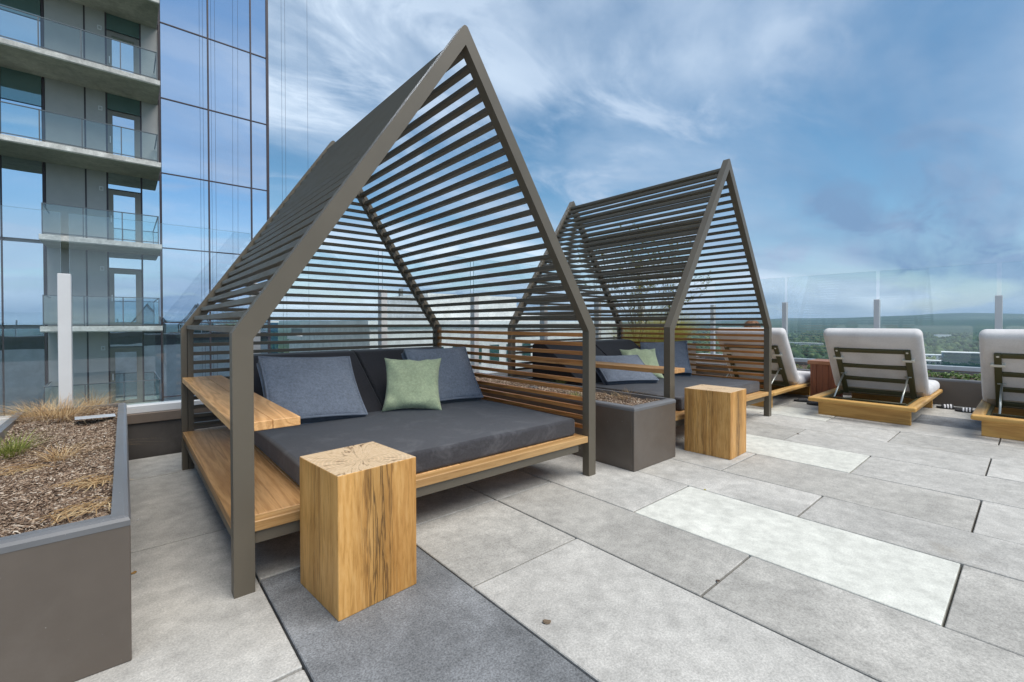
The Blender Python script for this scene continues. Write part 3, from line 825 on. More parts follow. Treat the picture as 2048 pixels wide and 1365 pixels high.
def blades(pts, hmin, hmax, lean, wd, seg=4, droop=0.5, seed=0, out=None):
    """thin curved blades from a list of (x,y,z) roots; returns numpy quads"""
    rd = np.random.default_rng(seed)
    Vs = []; Fs = []; c = 0
    for (x, y, z) in pts:
        h = rd.uniform(hmin, hmax); a = rd.uniform(0, 2*PI); l = abs(rd.normal(lean, lean*.5))
        if out is not None:
            a = math.atan2(y-out[1], x-out[0])+rd.normal(0, .5)
        dx, dy = math.cos(a), math.sin(a); sx, sy = -dy, dx
        w = wd*rd.uniform(.6, 1.3)
        bx = rd.normal(0, .15)
        for k in range(seg+1):
            t = k/seg
            r = h*(l*t+droop*l*t*t*1.4)
            hz = h*(t-droop*0.55*l*t*t*t)
            px = x+dx*r+sx*bx*h*t*t; py = y+dy*r+sy*bx*h*t*t
            ww = w*(1-t*.85)
            Vs.append((px-sx*ww, py-sy*ww, z+hz)); Vs.append((px+sx*ww, py+sy*ww, z+hz))
            if k: Fs.append((c+2*k-2, c+2*k-1, c+2*k+1, c+2*k))
        c += 2*(seg+1)
    return np.array(Vs), np.array(Fs)
def tuft(name, label, cat, x, y, z, r, n, h, lean, mat, wd=0.0012, seed=0, droop=0.6, group=None, seg=4):
    rd = np.random.default_rng(seed)
    pts = []
    for k in range(n):
        a = rd.uniform(0, 2*PI); q = r*math.sqrt(rd.uniform())
        pts.append((q*math.cos(a), q*math.sin(a), -0.01))
    V, F = blades(pts, h*.45, h, lean, wd, seg, droop, seed, out=(0, 0))
    o = link(bpy.data.objects.new(name, np_mesh(name, V, F, mat))); o.location = (x, y, z)
    return tag(o, label, cat, group)
def planter(label, x0, x1, y0, y1, zt, soil, rimw=0.045, chipn=5000, name='planter_box'):
    cx, cy_ = (x0+x1)/2, (y0+y1)/2
    t = thing(name, label, 'planter', (cx, cy_, 0), group='dark steel planters')
    a, b = (x1-x0)/2, (y1-y0)/2
    th = 0.012
    for nm, q in (('side_panel', (-a, a, -b, -b+th)), ('side_panel', (-a, a, b-th, b)), ('side_panel', (-a, -a+th, -b+th+.001, b-th-.001)), ('side_panel', (a-th, a, -b+th+.001, b-th-.001))):
        box(nm, q[0], q[1], q[2], q[3], 0, zt-0.012, M['planter'], t, bev=0.004, seg=2)
    # rolled rim: four mitred lengths
    def rim(p0, p1, inn):
        # p0,p1 outer corners, inn = inward direction
        d = (Vector(p1)-Vector(p0)).normalized(); n_ = Vector((inn[0], inn[1], 0)); p0 = Vector((*p0, 0)); p1 = Vector((*p1, 0)); d = Vector((*d, 0))
        o0, o1 = p0, p1; i0, i1 = p0+n_*rimw+d*rimw, p1+n_*rimw-d*rimw
        m0, m1 = p0+n_*0.016+d*0.016, p1+n_*0.016-d*0.016
        e0, e1 = p0+n_*0.004+d*0.004, p1+n_*0.004-d*0.004
        vs_ = []
        for pt, z in ((o0, zt-0.03), (o1, zt-0.03), (o0, zt-0.014), (o1, zt-0.014), (e0, zt-0.005), (e1, zt-0.005), (m0, zt), (m1, zt), (i0, zt), (i1, zt), (i0, zt-0.05), (i1, zt-0.05)):
            vs_.append((pt.x-n_.x*0.0012, pt.y-n_.y*0.0012, z) if pt in (o0, o1) else (pt.x, pt.y, z))
        fs = [(0, 1, 3, 2), (2, 3, 5, 4), (4, 5, 7, 6), (6, 7, 9, 8), (8, 9, 11, 10)]
        mb = MB().add(vs_, fs); mb.build('rim', M['rim'], t, fix=True)
    rim((-a, -b), (a, -b), (0, 1)); rim((a, -b), (a, b), (-1, 0)); rim((a, b), (-a, b), (0, -1)); rim((-a, b), (-a, -b), (1, 0))
    ii = 0.03
    def zf(x, y):
        return soil+0.010*math.sin(x*13+y*5+cx)+0.010*math.sin(y*7+1.3+cx*3)+0.006*math.sin(x*31-y*23)
    nx, ny = 14, max(8, int((y1-y0)*18))
    vs_ = []; fs = []
    for j in range(ny+1):
        for i in range(nx+1):
            x = -a+ii+(2*a-2*ii)*i/nx; y = -b+ii+(2*b-2*ii)*j/ny
            vs_.append((x, y, zf(x, y)))
    for j in range(ny):
        for i in range(nx):
            q = j*(nx+1)+i; fs.append((q, q+1, q+nx+2, q+nx+1))
    MB().add(vs_, fs).build('soil', M['soil'], t, smooth=True, fix=False)
    if chipn:
        V, F = chips(-a+ii, a-ii, -b+ii, b-ii, zf, chipn)
        kind(link(bpy.data.objects.new('mulch', np_mesh('mulch', V, F, M['mulch'])), t), 'stuff')
    return t, zf
PLx0, PLx1, PLy0, PLy1 = -0.548, 0.011, 1.789, 4.40
planter('long dark steel planter with mulch and dry grass at the left edge', PLx0, PLx1, PLy0, PLy1, 0.445, 0.405, chipn=60000)
planter('dark steel planter with mulch between the two cabanas', 2.645, 3.192, 1.793, 4.33, 0.445, 0.405, chipn=36000)
planter('tall dark planter of feather grass behind the farther cabana', 5.62, 7.55, 3.86, 4.40, 0.655, 0.625, chipn=5000)
planter('low dark planter of green sedum along the right glass fence', 7.69, 8.86, -3.2, 4.36, 0.325, 0.29, chipn=7000)

dg = 'dry grass clumps in the planters'
def lp(u, v, z=0.42):
    d = fw + r2*((u-1024)/902.64) - u2*((v-655.84)/902.64); t = (z-EYE)/d.z
    return Vector((0, 0, EYE))+d*t
def at_px(u, v, z=0.415): p_ = lp(u, v, z); return p_.x, p_.y
x, y = at_px(115, 836); tuft('dry_grass_clump', 'largest straw coloured grass clump at the back of the left planter', 'dry grass', x, y, .405, .15, 620, .20, .75, M['dry'], .0013, 1, 1.0, dg)
x, y = at_px(75, 830); tuft('dry_grass_clump', 'straw grass clump with green shoots at the far left of the left planter', 'dry grass', x, y, .405, .10, 260, .17, .8, M['dry'], .0013, 2, 1.0, dg)
x, y = at_px(190, 812); tuft('dry_grass_clump', 'upright dry grass clump in the back corner of the left planter', 'dry grass', x, y, .405, .06, 150, .18, .5, M['dry'], .0012, 3, .6, dg)
x, y = at_px(212, 816); tuft('dry_grass_clump', 'small dry clump beside the rim in the back corner of the left planter', 'dry grass', x, y, .405, .05, 80, .12, .7, M['dry'], .0012, 33, .6, dg)
x, y = at_px(122, 912); tuft('dry_grass_clump', 'small lone dry tuft in the middle of the left planter', 'dry grass', x, y, .408, .045, 150, .10, 1.0, M['dry'], .0011, 4, .8, dg)
x, y = at_px(25, 905); tuft('green_weed', 'fresh green weed at the left side of the left planter', 'weed', x, y, .408, .05, 160, .13, .5, M['weed'], .002, 5, .5, 'green weeds in the planters')
x, y = at_px(8, 912); tuft('green_weed', 'green weed cut by the left edge of the picture', 'weed', x, y, .408, .05, 120, .12, .6, M['weed'], .002, 15, .5, 'green weeds in the planters')
x, y = at_px(46, 832); tuft('green_weed', 'tiny green weed by the far left rim of the left planter', 'weed', x, y, .408, .025, 60, .08, .5, M['weed'], .002, 25, .5, 'green weeds in the planters')
def straw(label, u, v, r, n, seed, z=.418, lmax=.15):
    x, y = at_px(u, v); rd = random.Random(seed); mb = MB()
    for k in range(n):
        a = rd.gauss(.5, .8); L_ = rd.uniform(.04, lmax); cx, cy_ = rd.gauss(0, r*.6), rd.gauss(0, r*.6); bow = rd.uniform(-.2, .2)
        pts = []
        for q in range(6):
            tt = q/5-.5
            pts.append((cx+math.cos(a)*L_*tt-math.sin(a)*bow*L_*(tt*tt-.2), cy_+math.sin(a)*L_*tt+math.cos(a)*bow*L_*(tt*tt-.2), .004+rd.uniform(0, .014)*(1-4*tt*tt)+.004*k/n))
        mb.tube(pts, [.0011, .0013, .0013, .0012, .001, .0006], 4, caps=False)
    o = mb.build('straw_litter', M['dry'], fix=False); o.location = (x, y, z)
    return tag(o, label, 'straw', 'loose straw on the mulch')
straw('loose straw on the mulch near the front of the left planter', 165, 972, .06, 34, 6)
straw('loose straw against the right rim of the left planter', 200, 970, .04, 26, 61)
straw('loose straw lying along the front rim of the left planter', 160, 1032, .06, 40, 62, .424)
straw('loose straw at the left edge of the left planter', 30, 945, .08, 30, 63)
x, y = at_px(1255, 795); tuft('dry_grass_clump', 'dry tuft in the front of the planter between the cabanas', 'dry grass', x, y, .405, .06, 110, .12, .8, M['dry'], .0011, 7, .7, dg)
x, y = at_px(1225, 792); tuft('dry_grass_clump', 'pale straw tuft left of the dry tuft between the cabanas', 'dry grass', x, y, .405, .05, 70, .09, 1.1, M['dry'], .0011, 8, .8, dg)
x, y = at_px(1120, 765); tuft('green_weed', 'green weed behind the timber slats in the planter between the cabanas', 'weed', x, y, .405, .05, 90, .08, .7, M['weed'], .002, 9, .6, 'green weeds in the planters')
x, y = at_px(1155, 792); tuft('green_weed', 'green weed by the near leg in the planter between the cabanas', 'weed', x, y, .405, .03, 60, .07, .7, M['weed'], .002, 10, .6, 'green weeds in the planters')
x, y = at_px(1090, 752); tuft('dry_grass_clump', 'dry tuft at the back of the planter between the cabanas', 'dry grass', x, y, .405, .07, 110, .11, .9, M['dry'], .0012, 11, .8, dg)
# loose stalks, board and scraps
tag(MB().box(-0.095, 0.095, -0.05, 0.05, 0, 0.003).build('metal_plate', M['plate'], None, bev=.001), 'pale flat metal plate lying on the mulch in the left planter', 'metal plate')
bpy.data.objects['metal_plate'].location = (-0.14, 3.89, .436); bpy.data.objects['metal_plate'].rotation_euler = (0.02, 0.03, R(4))
tag(MB().box(-0.05, 0.05, -0.02, 0.02, 0, 0.006).build('metal_plate', M['rim'], None, bev=.001), 'small grey metal plate on the mulch between the cabanas', 'metal plate')
bpy.data.objects['metal_plate.001'].location = (2.86, 3.02, .432); bpy.data.objects['metal_plate.001'].rotation_euler = (0.02, 0.03, R(80))

# feather grass and the thin shrub in the tall planter
for i, (x, y, r, n, h, s_) in enumerate([(5.95, 4.15, .15, 420, .60, 31), (6.45, 4.12, .17, 700, .78, 32), (7.14, 4.12, .20, 900, .95, 33), (7.40, 4.15, .13, 500, .78, 34), (6.82, 4.08, .16, 560, .70, 35)]):
    lab = ['feather grass clump nearest the timber corner of the farther cabana', 'second feather grass clump from the cabana in the tall planter', 'tallest feather grass clump in the tall planter', 'feather grass clump at the right end of the tall planter', 'short feather grass clump at the front of the tall planter'][i]
    tuft('feather_grass_clump', lab, 'grass', x, y, .62, r, n, h, .34, M['grass'], .0018, s_, .8, 'feather grass in the tall planter', seg=5)
def shrub(label, x, y, z, h, seed, stems=5):
    rd = random.Random(seed)
    tw = MB(); leaf_v = []; leaf_f = []
    def leafat(p):
        for _ in range(rd.randint(1, 3)):
            a = rd.uniform(0, 2*PI); b_ = rd.uniform(-.6, .9); L_ = rd.uniform(.016, .034); w_ = L_*.32
            d = Vector((math.cos(a)*math.cos(b_), math.sin(a)*math.cos(b_), math.sin(b_))); s_ = d.cross(Vector((rd.uniform(-1, 1), rd.uniform(-1, 1), 1))).normalized()
            c = len(leaf_v); q = Vector(p)
            leaf_v.extend([tuple(q), tuple(q+d*L_*.5+s_*w_), tuple(q+d*L_), tuple(q+d*L_*.5-s_*w_)]); leaf_f.append((c, c+1, c+2, c+3))
    def grow(p, d, length, r, depth):
        pts = [p]; n = 6
        for k in range(n):
            d = (d+Vector((rd.gauss(0, .10), rd.gauss(0, .10), rd.gauss(.02, .05)))).normalized()
            p = p+d*length/n; pts.append(p)
            if depth < 3 and k >= 1 and rd.random() < (.75 if depth < 2 else .5):
                a = rd.uniform(0, 2*PI)
                nd = (d*0.75+Vector((math.cos(a), math.sin(a), .15))*.75).normalized()
                grow(p, nd, length*rd.uniform(.35, .6), r*.55, depth+1)
            if depth >= 2 and rd.random() < .8: leafat(p)
        tw.tube(pts, [max(.0009, r*(1-.75*i/n)) for i in range(n+1)], 4, caps=False)
        leafat(p)
    for k in range(stems):
        a = 2*PI*k/stems+rd.uniform(-.4, .4)
        grow(Vector((rd.uniform(-.04, .04), rd.uniform(-.04, .04), -.02)), Vector((math.cos(a)*.36, math.sin(a)*.36, 1)).normalized(), h*rd.uniform(.75, 1.05), .008, 0)
    t = thing('twiggy_shrub', label, 'shrub', (x, y, z))
    tw.build('branches', M['bark'], t, fix=False)
    me = bpy.data.meshes.new('leaves'); me.from_pydata(leaf_v, [], leaf_f); me.materials.append(M['leaf'])
    place(me, 'leaves', t)
    return t
shrub('thin twiggy shrub with sparse yellow green leaves behind the farther cabana', 6.15, 4.12, .62, 1.50, 4, 6)
shrub('leaning twiggy shrub at the right of the tall planter', 6.75, 4.15, .62, 1.45, 12, 5)

def sedum(label, x, y, z, r, seed):
    rd = np.random.default_rng(seed)
    V = []; F = []
    for k in range(110):
        a = rd.uniform(0, 2*PI); q = r*math.sqrt(rd.uniform()); cx, cy_ = q*math.cos(a), q*math.sin(a)*1.35
        cz = .055*(1-(q/r)**2)+rd.uniform(0, .045)
        for j in range(7):
            b_ = j*2.4+rd.uniform(-.3, .3); el = rd.uniform(.1, .9); L_ = rd.uniform(.016, .032); w_ = L_*.36
            d = Vector((math.cos(b_)*math.cos(el), math.sin(b_)*math.cos(el), math.sin(el))); s_ = Vector((-math.sin(b_), math.cos(b_), 0)); p = Vector((cx, cy_, cz))
            c = len(V); V += [tuple(p), tuple(p+d*L_*.55+s_*w_), tuple(p+d*L_), tuple(p+d*L_*.55-s_*w_)]; F.append((c, c+1, c+2, c+3))
    me = bpy.data.meshes.new('sedum_clump'); me.from_pydata(V, [], F); me.materials.append(M['sedum'])
    o = link(bpy.data.objects.new('sedum_clump', me)); o.location = (x, y, z)
    return tag(o, label, 'sedum', 'sedum in the right planter')
sl_ = ['sedum clump beside the nearest lounger edge', 'sedum clump left of the middle gap between loungers', 'bushiest sedum clump between the two right loungers', 'sedum clump just behind the right lounger back', 'sedum clump behind the middle lounger seat', 'sedum clump near the timber side table', 'sedum clump behind the side table and glass post', 'sedum clump behind the left lounger seat', 'low sedum at the far end of the right planter', 'sedum clump at the back fence corner']
ypos = [-0.15, 0.10, 0.42, 0.66, 0.95, 1.35, 1.75, 2.15, 2.6, 3.1]
for i, yy in enumerate(ypos):
    sedum(sl_[i], 7.98+0.08*math.sin(i*2.1), yy, .285, .17+.03*math.sin(i*1.7), 60+i)

# ------------------------------------------------------------------ glass fences
def fence(label, p0, axis, n, pitch, first, kerb_from, kerb_to, face):
    """axis 'x' runs along x at y=p0 ; 'y' runs along y at x=p0. face -1: terrace lies at the smaller coordinate"""
    t = thing('glass_fence', label, 'fence')
    def bx(name, a0, a1, b0, b1, z0, z1, mat, parent=t, bev=0):
        if axis == 'x': return box(name, a0, a1, b0, b1, z0, z1, mat, parent, bev)
        return box(name, b0, b1, a0, a1, z0, z1, mat, parent, bev)
    bx('kerb', kerb_from, kerb_to, p0-.03, p0+.12, -0.04, .258, M['kerb'])
    bx('flashing', kerb_from, kerb_to, p0-.045, p0+.12, .2585, .332, M['flash'], bev=.003)
    bx('base_rail', kerb_from, kerb_to, p0-.02, p0+.10, .3325, .392, M['white'], bev=.004)
    pm = None
    for k in range(n+1):
        a = first+k*pitch
        if axis == 'x': o = box('post', -.035, .035, -.012, .075, .3925, 1.386, M['white'], None, bev=.003)
        else: o = box('post', -.012, .075, -.035, .035, .3925, 1.386, M['white'], None, bev=.003)
        o.parent = t; o.location = (a, p0, 0) if axis == 'x' else (p0, a, 0)
        if k < n:
            gp = bx('glass_panel', a+.0225, a+pitch-.0225, p0+.078, p0+.090, .3925, 1.838, M['glass'])
            gp.data.materials.append(M['glass_edge'])
            for pl in gp.data.polygons:
                if abs(pl.normal[1 if axis == 'x' else 0]) < .5: pl.material_index = 1
    return t
fence('frameless glass fence on white posts behind both cabanas', 4.548, 'x', 21, 1.215, -.32-1.215*14, -17.8, 8.96, -1)
fence('frameless glass fence on white posts beyond the loungers', 9.0, 'y', 6, 1.31, 0.335-1.31*3, -9.0, 4.546, -1)

# ------------------------------------------------------------------ loungers
def make_lounger():
    """local: x forward (towards the fence), y across (0 = middle), z up; origin at the back edge of the base"""
    b = thing('sun_lounger', '', 'sun lounger')
    hy = 0.452
    x0, x1 = -0.155, 1.72
    zt, zb = 0.203, 0.158
    r = 0.018
    box('frame_rail', x0, x0+.085, -hy, hy, zb, zt, M['lounge_y'], b, bev=.014, seg=3)
    box('frame_rail', x1-.085, x1, -hy, hy, zb, zt, M['lounge_y'], b, bev=.014, seg=3)
    box('frame_rail', x0+.086, x1-.086, -hy, -hy+.085, zb, zt, M['lounge_x'], b, bev=.014, seg=3)
    box('frame_rail', x0+.086, x1-.086, hy-.085, hy, zb, zt, M['lounge_x'], b, bev=.014, seg=3)
    box('base_board', 0.0, .045, -.392, .392, 0, zb-.001, M['lounge_y'], b, bev=.004)
    box('base_board', 1.40, 1.445, -.392, .392, 0, zb-.001, M['lounge_y'], b, bev=.004)
    for k in range(9):
        xx = .86+.09*k
        if xx > 1.56: break
        box('seat_slat', xx, xx+.07, -hy+.086, hy-.086, .165, .185, M['olive'], b)
    # hinged back: pivot at (0.86, z .20), leaning back to the left (-x)
    ang = R(128)
    d = Vector((math.cos(ang), 0, math.sin(ang))); nrm = Vector((-d.z, 0, d.x))   # nrm points to the rear / down
    P0 = Vector((.80, 0, .185))
    def P(s, y, o=0.0):
        q = P0+d*s+nrm*o; return Vector((q.x, y, q.z))
    def bar(name, s0, s1, y0, y1, o0, o1, mat):
        vs_ = [P(s, y, o) for o in (o0, o1) for (s, y) in ((s0, y0), (s1, y0), (s1, y1), (s0, y1))]
        return MB().add(vs_, [(0, 1, 2, 3), (7, 6, 5, 4), (0, 4, 5, 1), (1, 5, 6, 2), (2, 6, 7, 3), (3, 7, 4, 0)]).build(name, mat, b, bev=.003)
    bar('back_frame_rail', 0.0, .70, .285, .335, .001, .030, M['olive'])
    bar('back_frame_rail', 0.0, .70, -.335, -.285, .001, .030, M['olive'])
    for s in (.025, .22, .42, .65): bar('back_frame_bar', s, s+.05, -.284, .284, .003, .026, M['olive'])
    # cushion of the back, sitting on the front of the frame
    me = cushion_mesh(.885, .865, .135, .055, M['cream'], 'back_cushion', .02)
    o = place(me, 'back_cushion', b)
    cx = P(.455, 0, -.075); X = d; Y = Vector((0, 1, 0)); Z = X.cross(Y)
    mt = Matrix((X, Y, Z)).transposed().to_4x4(); mt.translation = cx; o.matrix_local = mt
    bar('beige_band', -.005, .085, -.395, .395, -.006, .002, M['cream_in'])
    me = cushion_mesh(.80, .87, .13, .055, M['cream'], 'seat_cushion', .02)
    place(me, 'seat_cushion', b, (1.27, 0, .185+.066))
    for y in (-.31, .31):
        bar('strap', .545, .575, y-.05, y+.05, -.01, .034, M['strap'])
        q0 = P(.33, y*.93, .03); q1 = Vector((.18, y*.93, .185))
        MB().tube([q0, q1], .009, 8).build('prop_strut', M['steel'], b, smooth=True)
        MB().tube([P(.33, y*.93-.03, .03), P(.33, y*.93+.03, .03)], .007, 8).build('strut_pin', M['steel'], b, smooth=True)
        MB().tube([P(.675, y, .030), P(.675, y, .0325)], .011, 10).build('bolt_head', M['strap'], b)
    MB().tube([(.18, -.33, .182), (.18, .33, .182)], .009, 8).build('prop_bar', M['olive'], b, smooth=True)
    box('inner_rail', .0855-.15, .80, -hy+.0865, -hy+.11, .160, .190, M['olive'], b)
    box('inner_rail', .0855-.15, .80, hy-.11, hy-.0865, .160, .190, M['olive'], b)
    return b
lg = make_lounger(); lg.location = (5.885, 1.195, 0)
tag(lg, 'middle white cushioned sun lounger on a teak base, its back raised', 'sun lounger', 'sun loungers facing the right fence')
l3 = copy_tree(lg); l3.location = (5.845, -0.075, 0); l3['label'] = 'rightmost white sun lounger, cut off by the right edge of the picture'
l1 = copy_tree(lg); l1.location = (5.865, 2.455, 0); l1['label'] = 'white sun lounger seen partly behind the farther cabana slats, a person on it'

# timber side table
t = thing('timber_side_table', 'red brown timber side table between the left and middle loungers', 'side table', (7.10, 1.82, 0))
box('table_top', -.21, .21, -.165, .165, .472, .520, M['ipe_top'], t, bev=.004)
for sx in (-1, 1):
    for sy in (-1, 1):
        x0, x1 = sorted((sx*.185, sx*.115)); y0, y1 = sorted((sy*.138, sy*.07))
        box('leg', x0, x1, y0, y1, 0, .4715, M['ipe'], t, bev=.003)
box('side_panel', -.180, -.155, -.069, .069, .02, .47, M['ipe'], t, bev=.003)
box('side_panel', -.113, .113, .105, .130, .02, .47, M['ipe'], t, bev=.003)

# slide sandals
def sandal(parent_label, loc, rz, mat_strap):
    b = thing('slide_sandal', parent_label, 'sandal', loc, rz, 'slide sandals on the floor')
    out = []
    for k in range(28):
        a = 2*PI*k/28; yy = .135*math.sin(a); xx = (.047+.006*math.sin(a))*math.copysign(abs(math.cos(a))**.8, math.cos(a))
        out.append((xx, yy))
    MB().prism(out, 0.001, .022, ax='z').build('sole', M['black'], b, bev=.004)
    # strap: arched band with three white stripes
    n = 12; y0, y1 = -.01, .085
    def arch(ya, yb, r, off, mat, name):
        V = []; F = []
        for i in range(n+1):
            a = PI*i/n
            for yy in (ya, yb):
                for rr in (r, r-.004):
                    k_ = 1-.25*(yy-y0)/(y1-y0)
                    V.append((math.cos(a)*(rr+.006), yy, .012+math.sin(a)*rr*.95*k_))
        for i in range(n):
            c = i*4
            F += [(c, c+4, c+6, c+2), (c+1, c+3, c+7, c+5), (c, c+1, c+5, c+4), (c+2, c+6, c+7, c+3)]
        return MB().add(V, F).build(name, mat, b, smooth=False)
    arch(y0, y1, .045, 0, M['black'], 'strap')
    if mat_strap:
        for j in range(3):
            ya = y0+.014+j*.026
            arch(ya, ya+.013, .0475, 0, M['stripe'], 'stripe')
    return b
sandal('black slide sandal with white stripes, nearer to the middle lounger', (7.40, .645, 0), R(12), True)
sandal('black slide sandal with white stripes, nearer to the right lounger', (7.27, .475, 0), R(4), True)
sandal('plain black sandal half hidden by the timber side table', (6.66, 1.93, 0), R(20), False)
sandal('plain black sandal behind the back corner of the middle lounger', (6.50, 1.74, 0), R(5), False)

# ------------------------------------------------------------------ person lying on the left lounger
def skin_obj(name, verts, edges, radii, mat, parent=None, sub=2, root=0):
    me = bpy.data.meshes.new(name); me.from_pydata(verts, edges, [])
    o = link(bpy.data.objects.new(name, me), parent)
    md = o.modifiers.new('Skin', 'SKIN'); md.use_smooth_shade = True
    for i, sv in enumerate(me.skin_vertices[0].data):
        rr = radii[i]; sv.radius = (rr, rr) if not isinstance(rr, tuple) else rr
        sv.use_root = (i == root)
    sb = o.modifiers.new('Sub', 'SUBSURF'); sb.levels = 1; sb.render_levels = sub
    me.materials.append(mat)
    return o
pp = thing('person', 'person with reddish hair reclining on the left lounger, only the head showing', 'person', (0, 0, 0))
py_ = 2.54
V = [(7.02, py_, .40), (6.85, py_, .55), (6.70, py_, .72), (6.60, py_, .83), (6.555, py_, .90),      # pelvis, waist, chest, neck base, neck top
     (6.68, py_+.17, .76), (6.85, py_+.24, .58), (7.02, py_+.20, .46), (7.09, py_+.17, .43),
     (6.68, py_-.17, .76), (6.85, py_-.24, .58), (7.02, py_-.20, .46), (7.09, py_-.17, .43),
     (7.08, py_+.09, .40), (7.40, py_+.10, .50), (7.62, py_+.09, .37), (7.70, py_+.09, .42),
     (7.08, py_-.09, .40), (7.40, py_-.12, .46), (7.60, py_-.11, .36), (7.68, py_-.11, .41),
     (6.530, py_, .955), (6.525, py_, 1.0)]
Eg = [(0, 1), (1, 2), (2, 3), (3, 4), (2, 5), (5, 6), (6, 7), (7, 8), (2, 9), (9, 10), (10, 11), (11, 12), (0, 13), (13, 14), (14, 15), (15, 16), (0, 17), (17, 18), (18, 19), (19, 20), (4, 21), (21, 22)]
Rd = [(.13, .10), (.12, .09), (.13, .10), .055, .05, .055, .04, .032, .035, .055, .04, .032, .035, .085, .06, .042, .04, .085, .06, .042, .04, .075, .062]
skin_obj('body', V, Eg, Rd, M['skin'], pp)
skin_obj('swimwear', [(7.03, py_, .402), (6.85, py_, .552), (6.72, py_, .70)], [(0, 1), (1, 2)], [(.142, .112), (.13, .10), (.14, .11)], M['shirt'], pp)
# hair: cap of strands round the back and top of the head
hv = []; hf = []
rdh = random.Random(3)
for k in range(900):
    th = rdh.uniform(0, 2*PI); ph_ = math.acos(rdh.uniform(-.35, 1))
    nx, ny, nz = math.sin(ph_)*math.cos(th), math.sin(ph_)*math.sin(th), math.cos(ph_)
    if nx > .55 and nz < .6: continue
    c0 = Vector((6.525+nx*.088, py_+ny*.078, .955+nz*.098))
    fl = Vector((-.25*nx, ny*.3, -1.0)); fl = (fl-Vector((nx, ny, nz))*fl.dot(Vector((nx, ny, nz)))).normalized()
    L_ = rdh.uniform(.05, .10); s_ = fl.cross(Vector((nx, ny, nz))).normalized()*.005
    nrm = Vector((nx, ny, nz))
    c = len(hv); hv += [tuple(c0-s_), tuple(c0+s_), tuple(c0+fl*L_*.5+nrm*.006+s_), tuple(c0+fl*L_*.5+nrm*.006-s_), tuple(c0+fl*L_+s_*.4-nrm*.01), tuple(c0+fl*L_-s_*.4-nrm*.01)]
    hf += [(c, c+1, c+2, c+3), (c+3, c+2, c+4, c+5)]
me = bpy.data.meshes.new('hair'); me.from_pydata(hv, [], hf); me.materials.append(M['hair']); place(me, 'hair', pp)

# ------------------------------------------------------------------ tower next door
YT = 23.3; YB = 21.4; F0 = 1.08; FH = 3.05
tw = thing('apartment_tower', 'tall apartment tower with mirrored blue glass and concrete balconies at the left', 'tower', (0, YT, 0))
# origin at the facade plane; x as world
TZ1 = 34.0
box('core', -14, 5.10, 0.16, 18, ZG, TZ1, M['panel'], tw)
bays = [1.20, 2.84, 4.455, 5.125]
floors = range(-3, 11)
def pane(x0, x1, z0, z1, mat, y=0.0):
    o = MB().box(-(x1-x0)/2, (x1-x0)/2, 0, .03, -(z1-z0)/2, (z1-z0)/2).build('pane', mat, tw)
    o.location = ((x0+x1)/2, y, (z0+z1)/2); o.rotation_euler = (random.uniform(-.0022, .0022), 0, random.uniform(-.0022, .0022))
    return o
mh = .045
for k in floors:
    z0 = F0+k*FH; z1 = z0+FH
    for a, b_ in zip(bays[:-1], bays[1:]): pane(a+.03, b_-.03, z0+mh/2, z1-mh/2, M['tower_glass'])
    box('mullion', 1.18, 5.12, -.03, .05, z0-mh/2, z0+mh/2, M['mull'], tw)
for xx in (1.18, 2.84, 4.455, 5.11): box('mullion', xx-.028, xx+.028, -.05, .055, F0-3*FH, TZ1, M['mull'], tw)
box('corner_fin', 5.14, 5.19, -.02, .3, F0-3*FH, TZ1, M['mull'], tw)
# lower mass of glass below
pane(1.2, 5.1, -60, F0-3*FH-.05, M['tower_glass'])
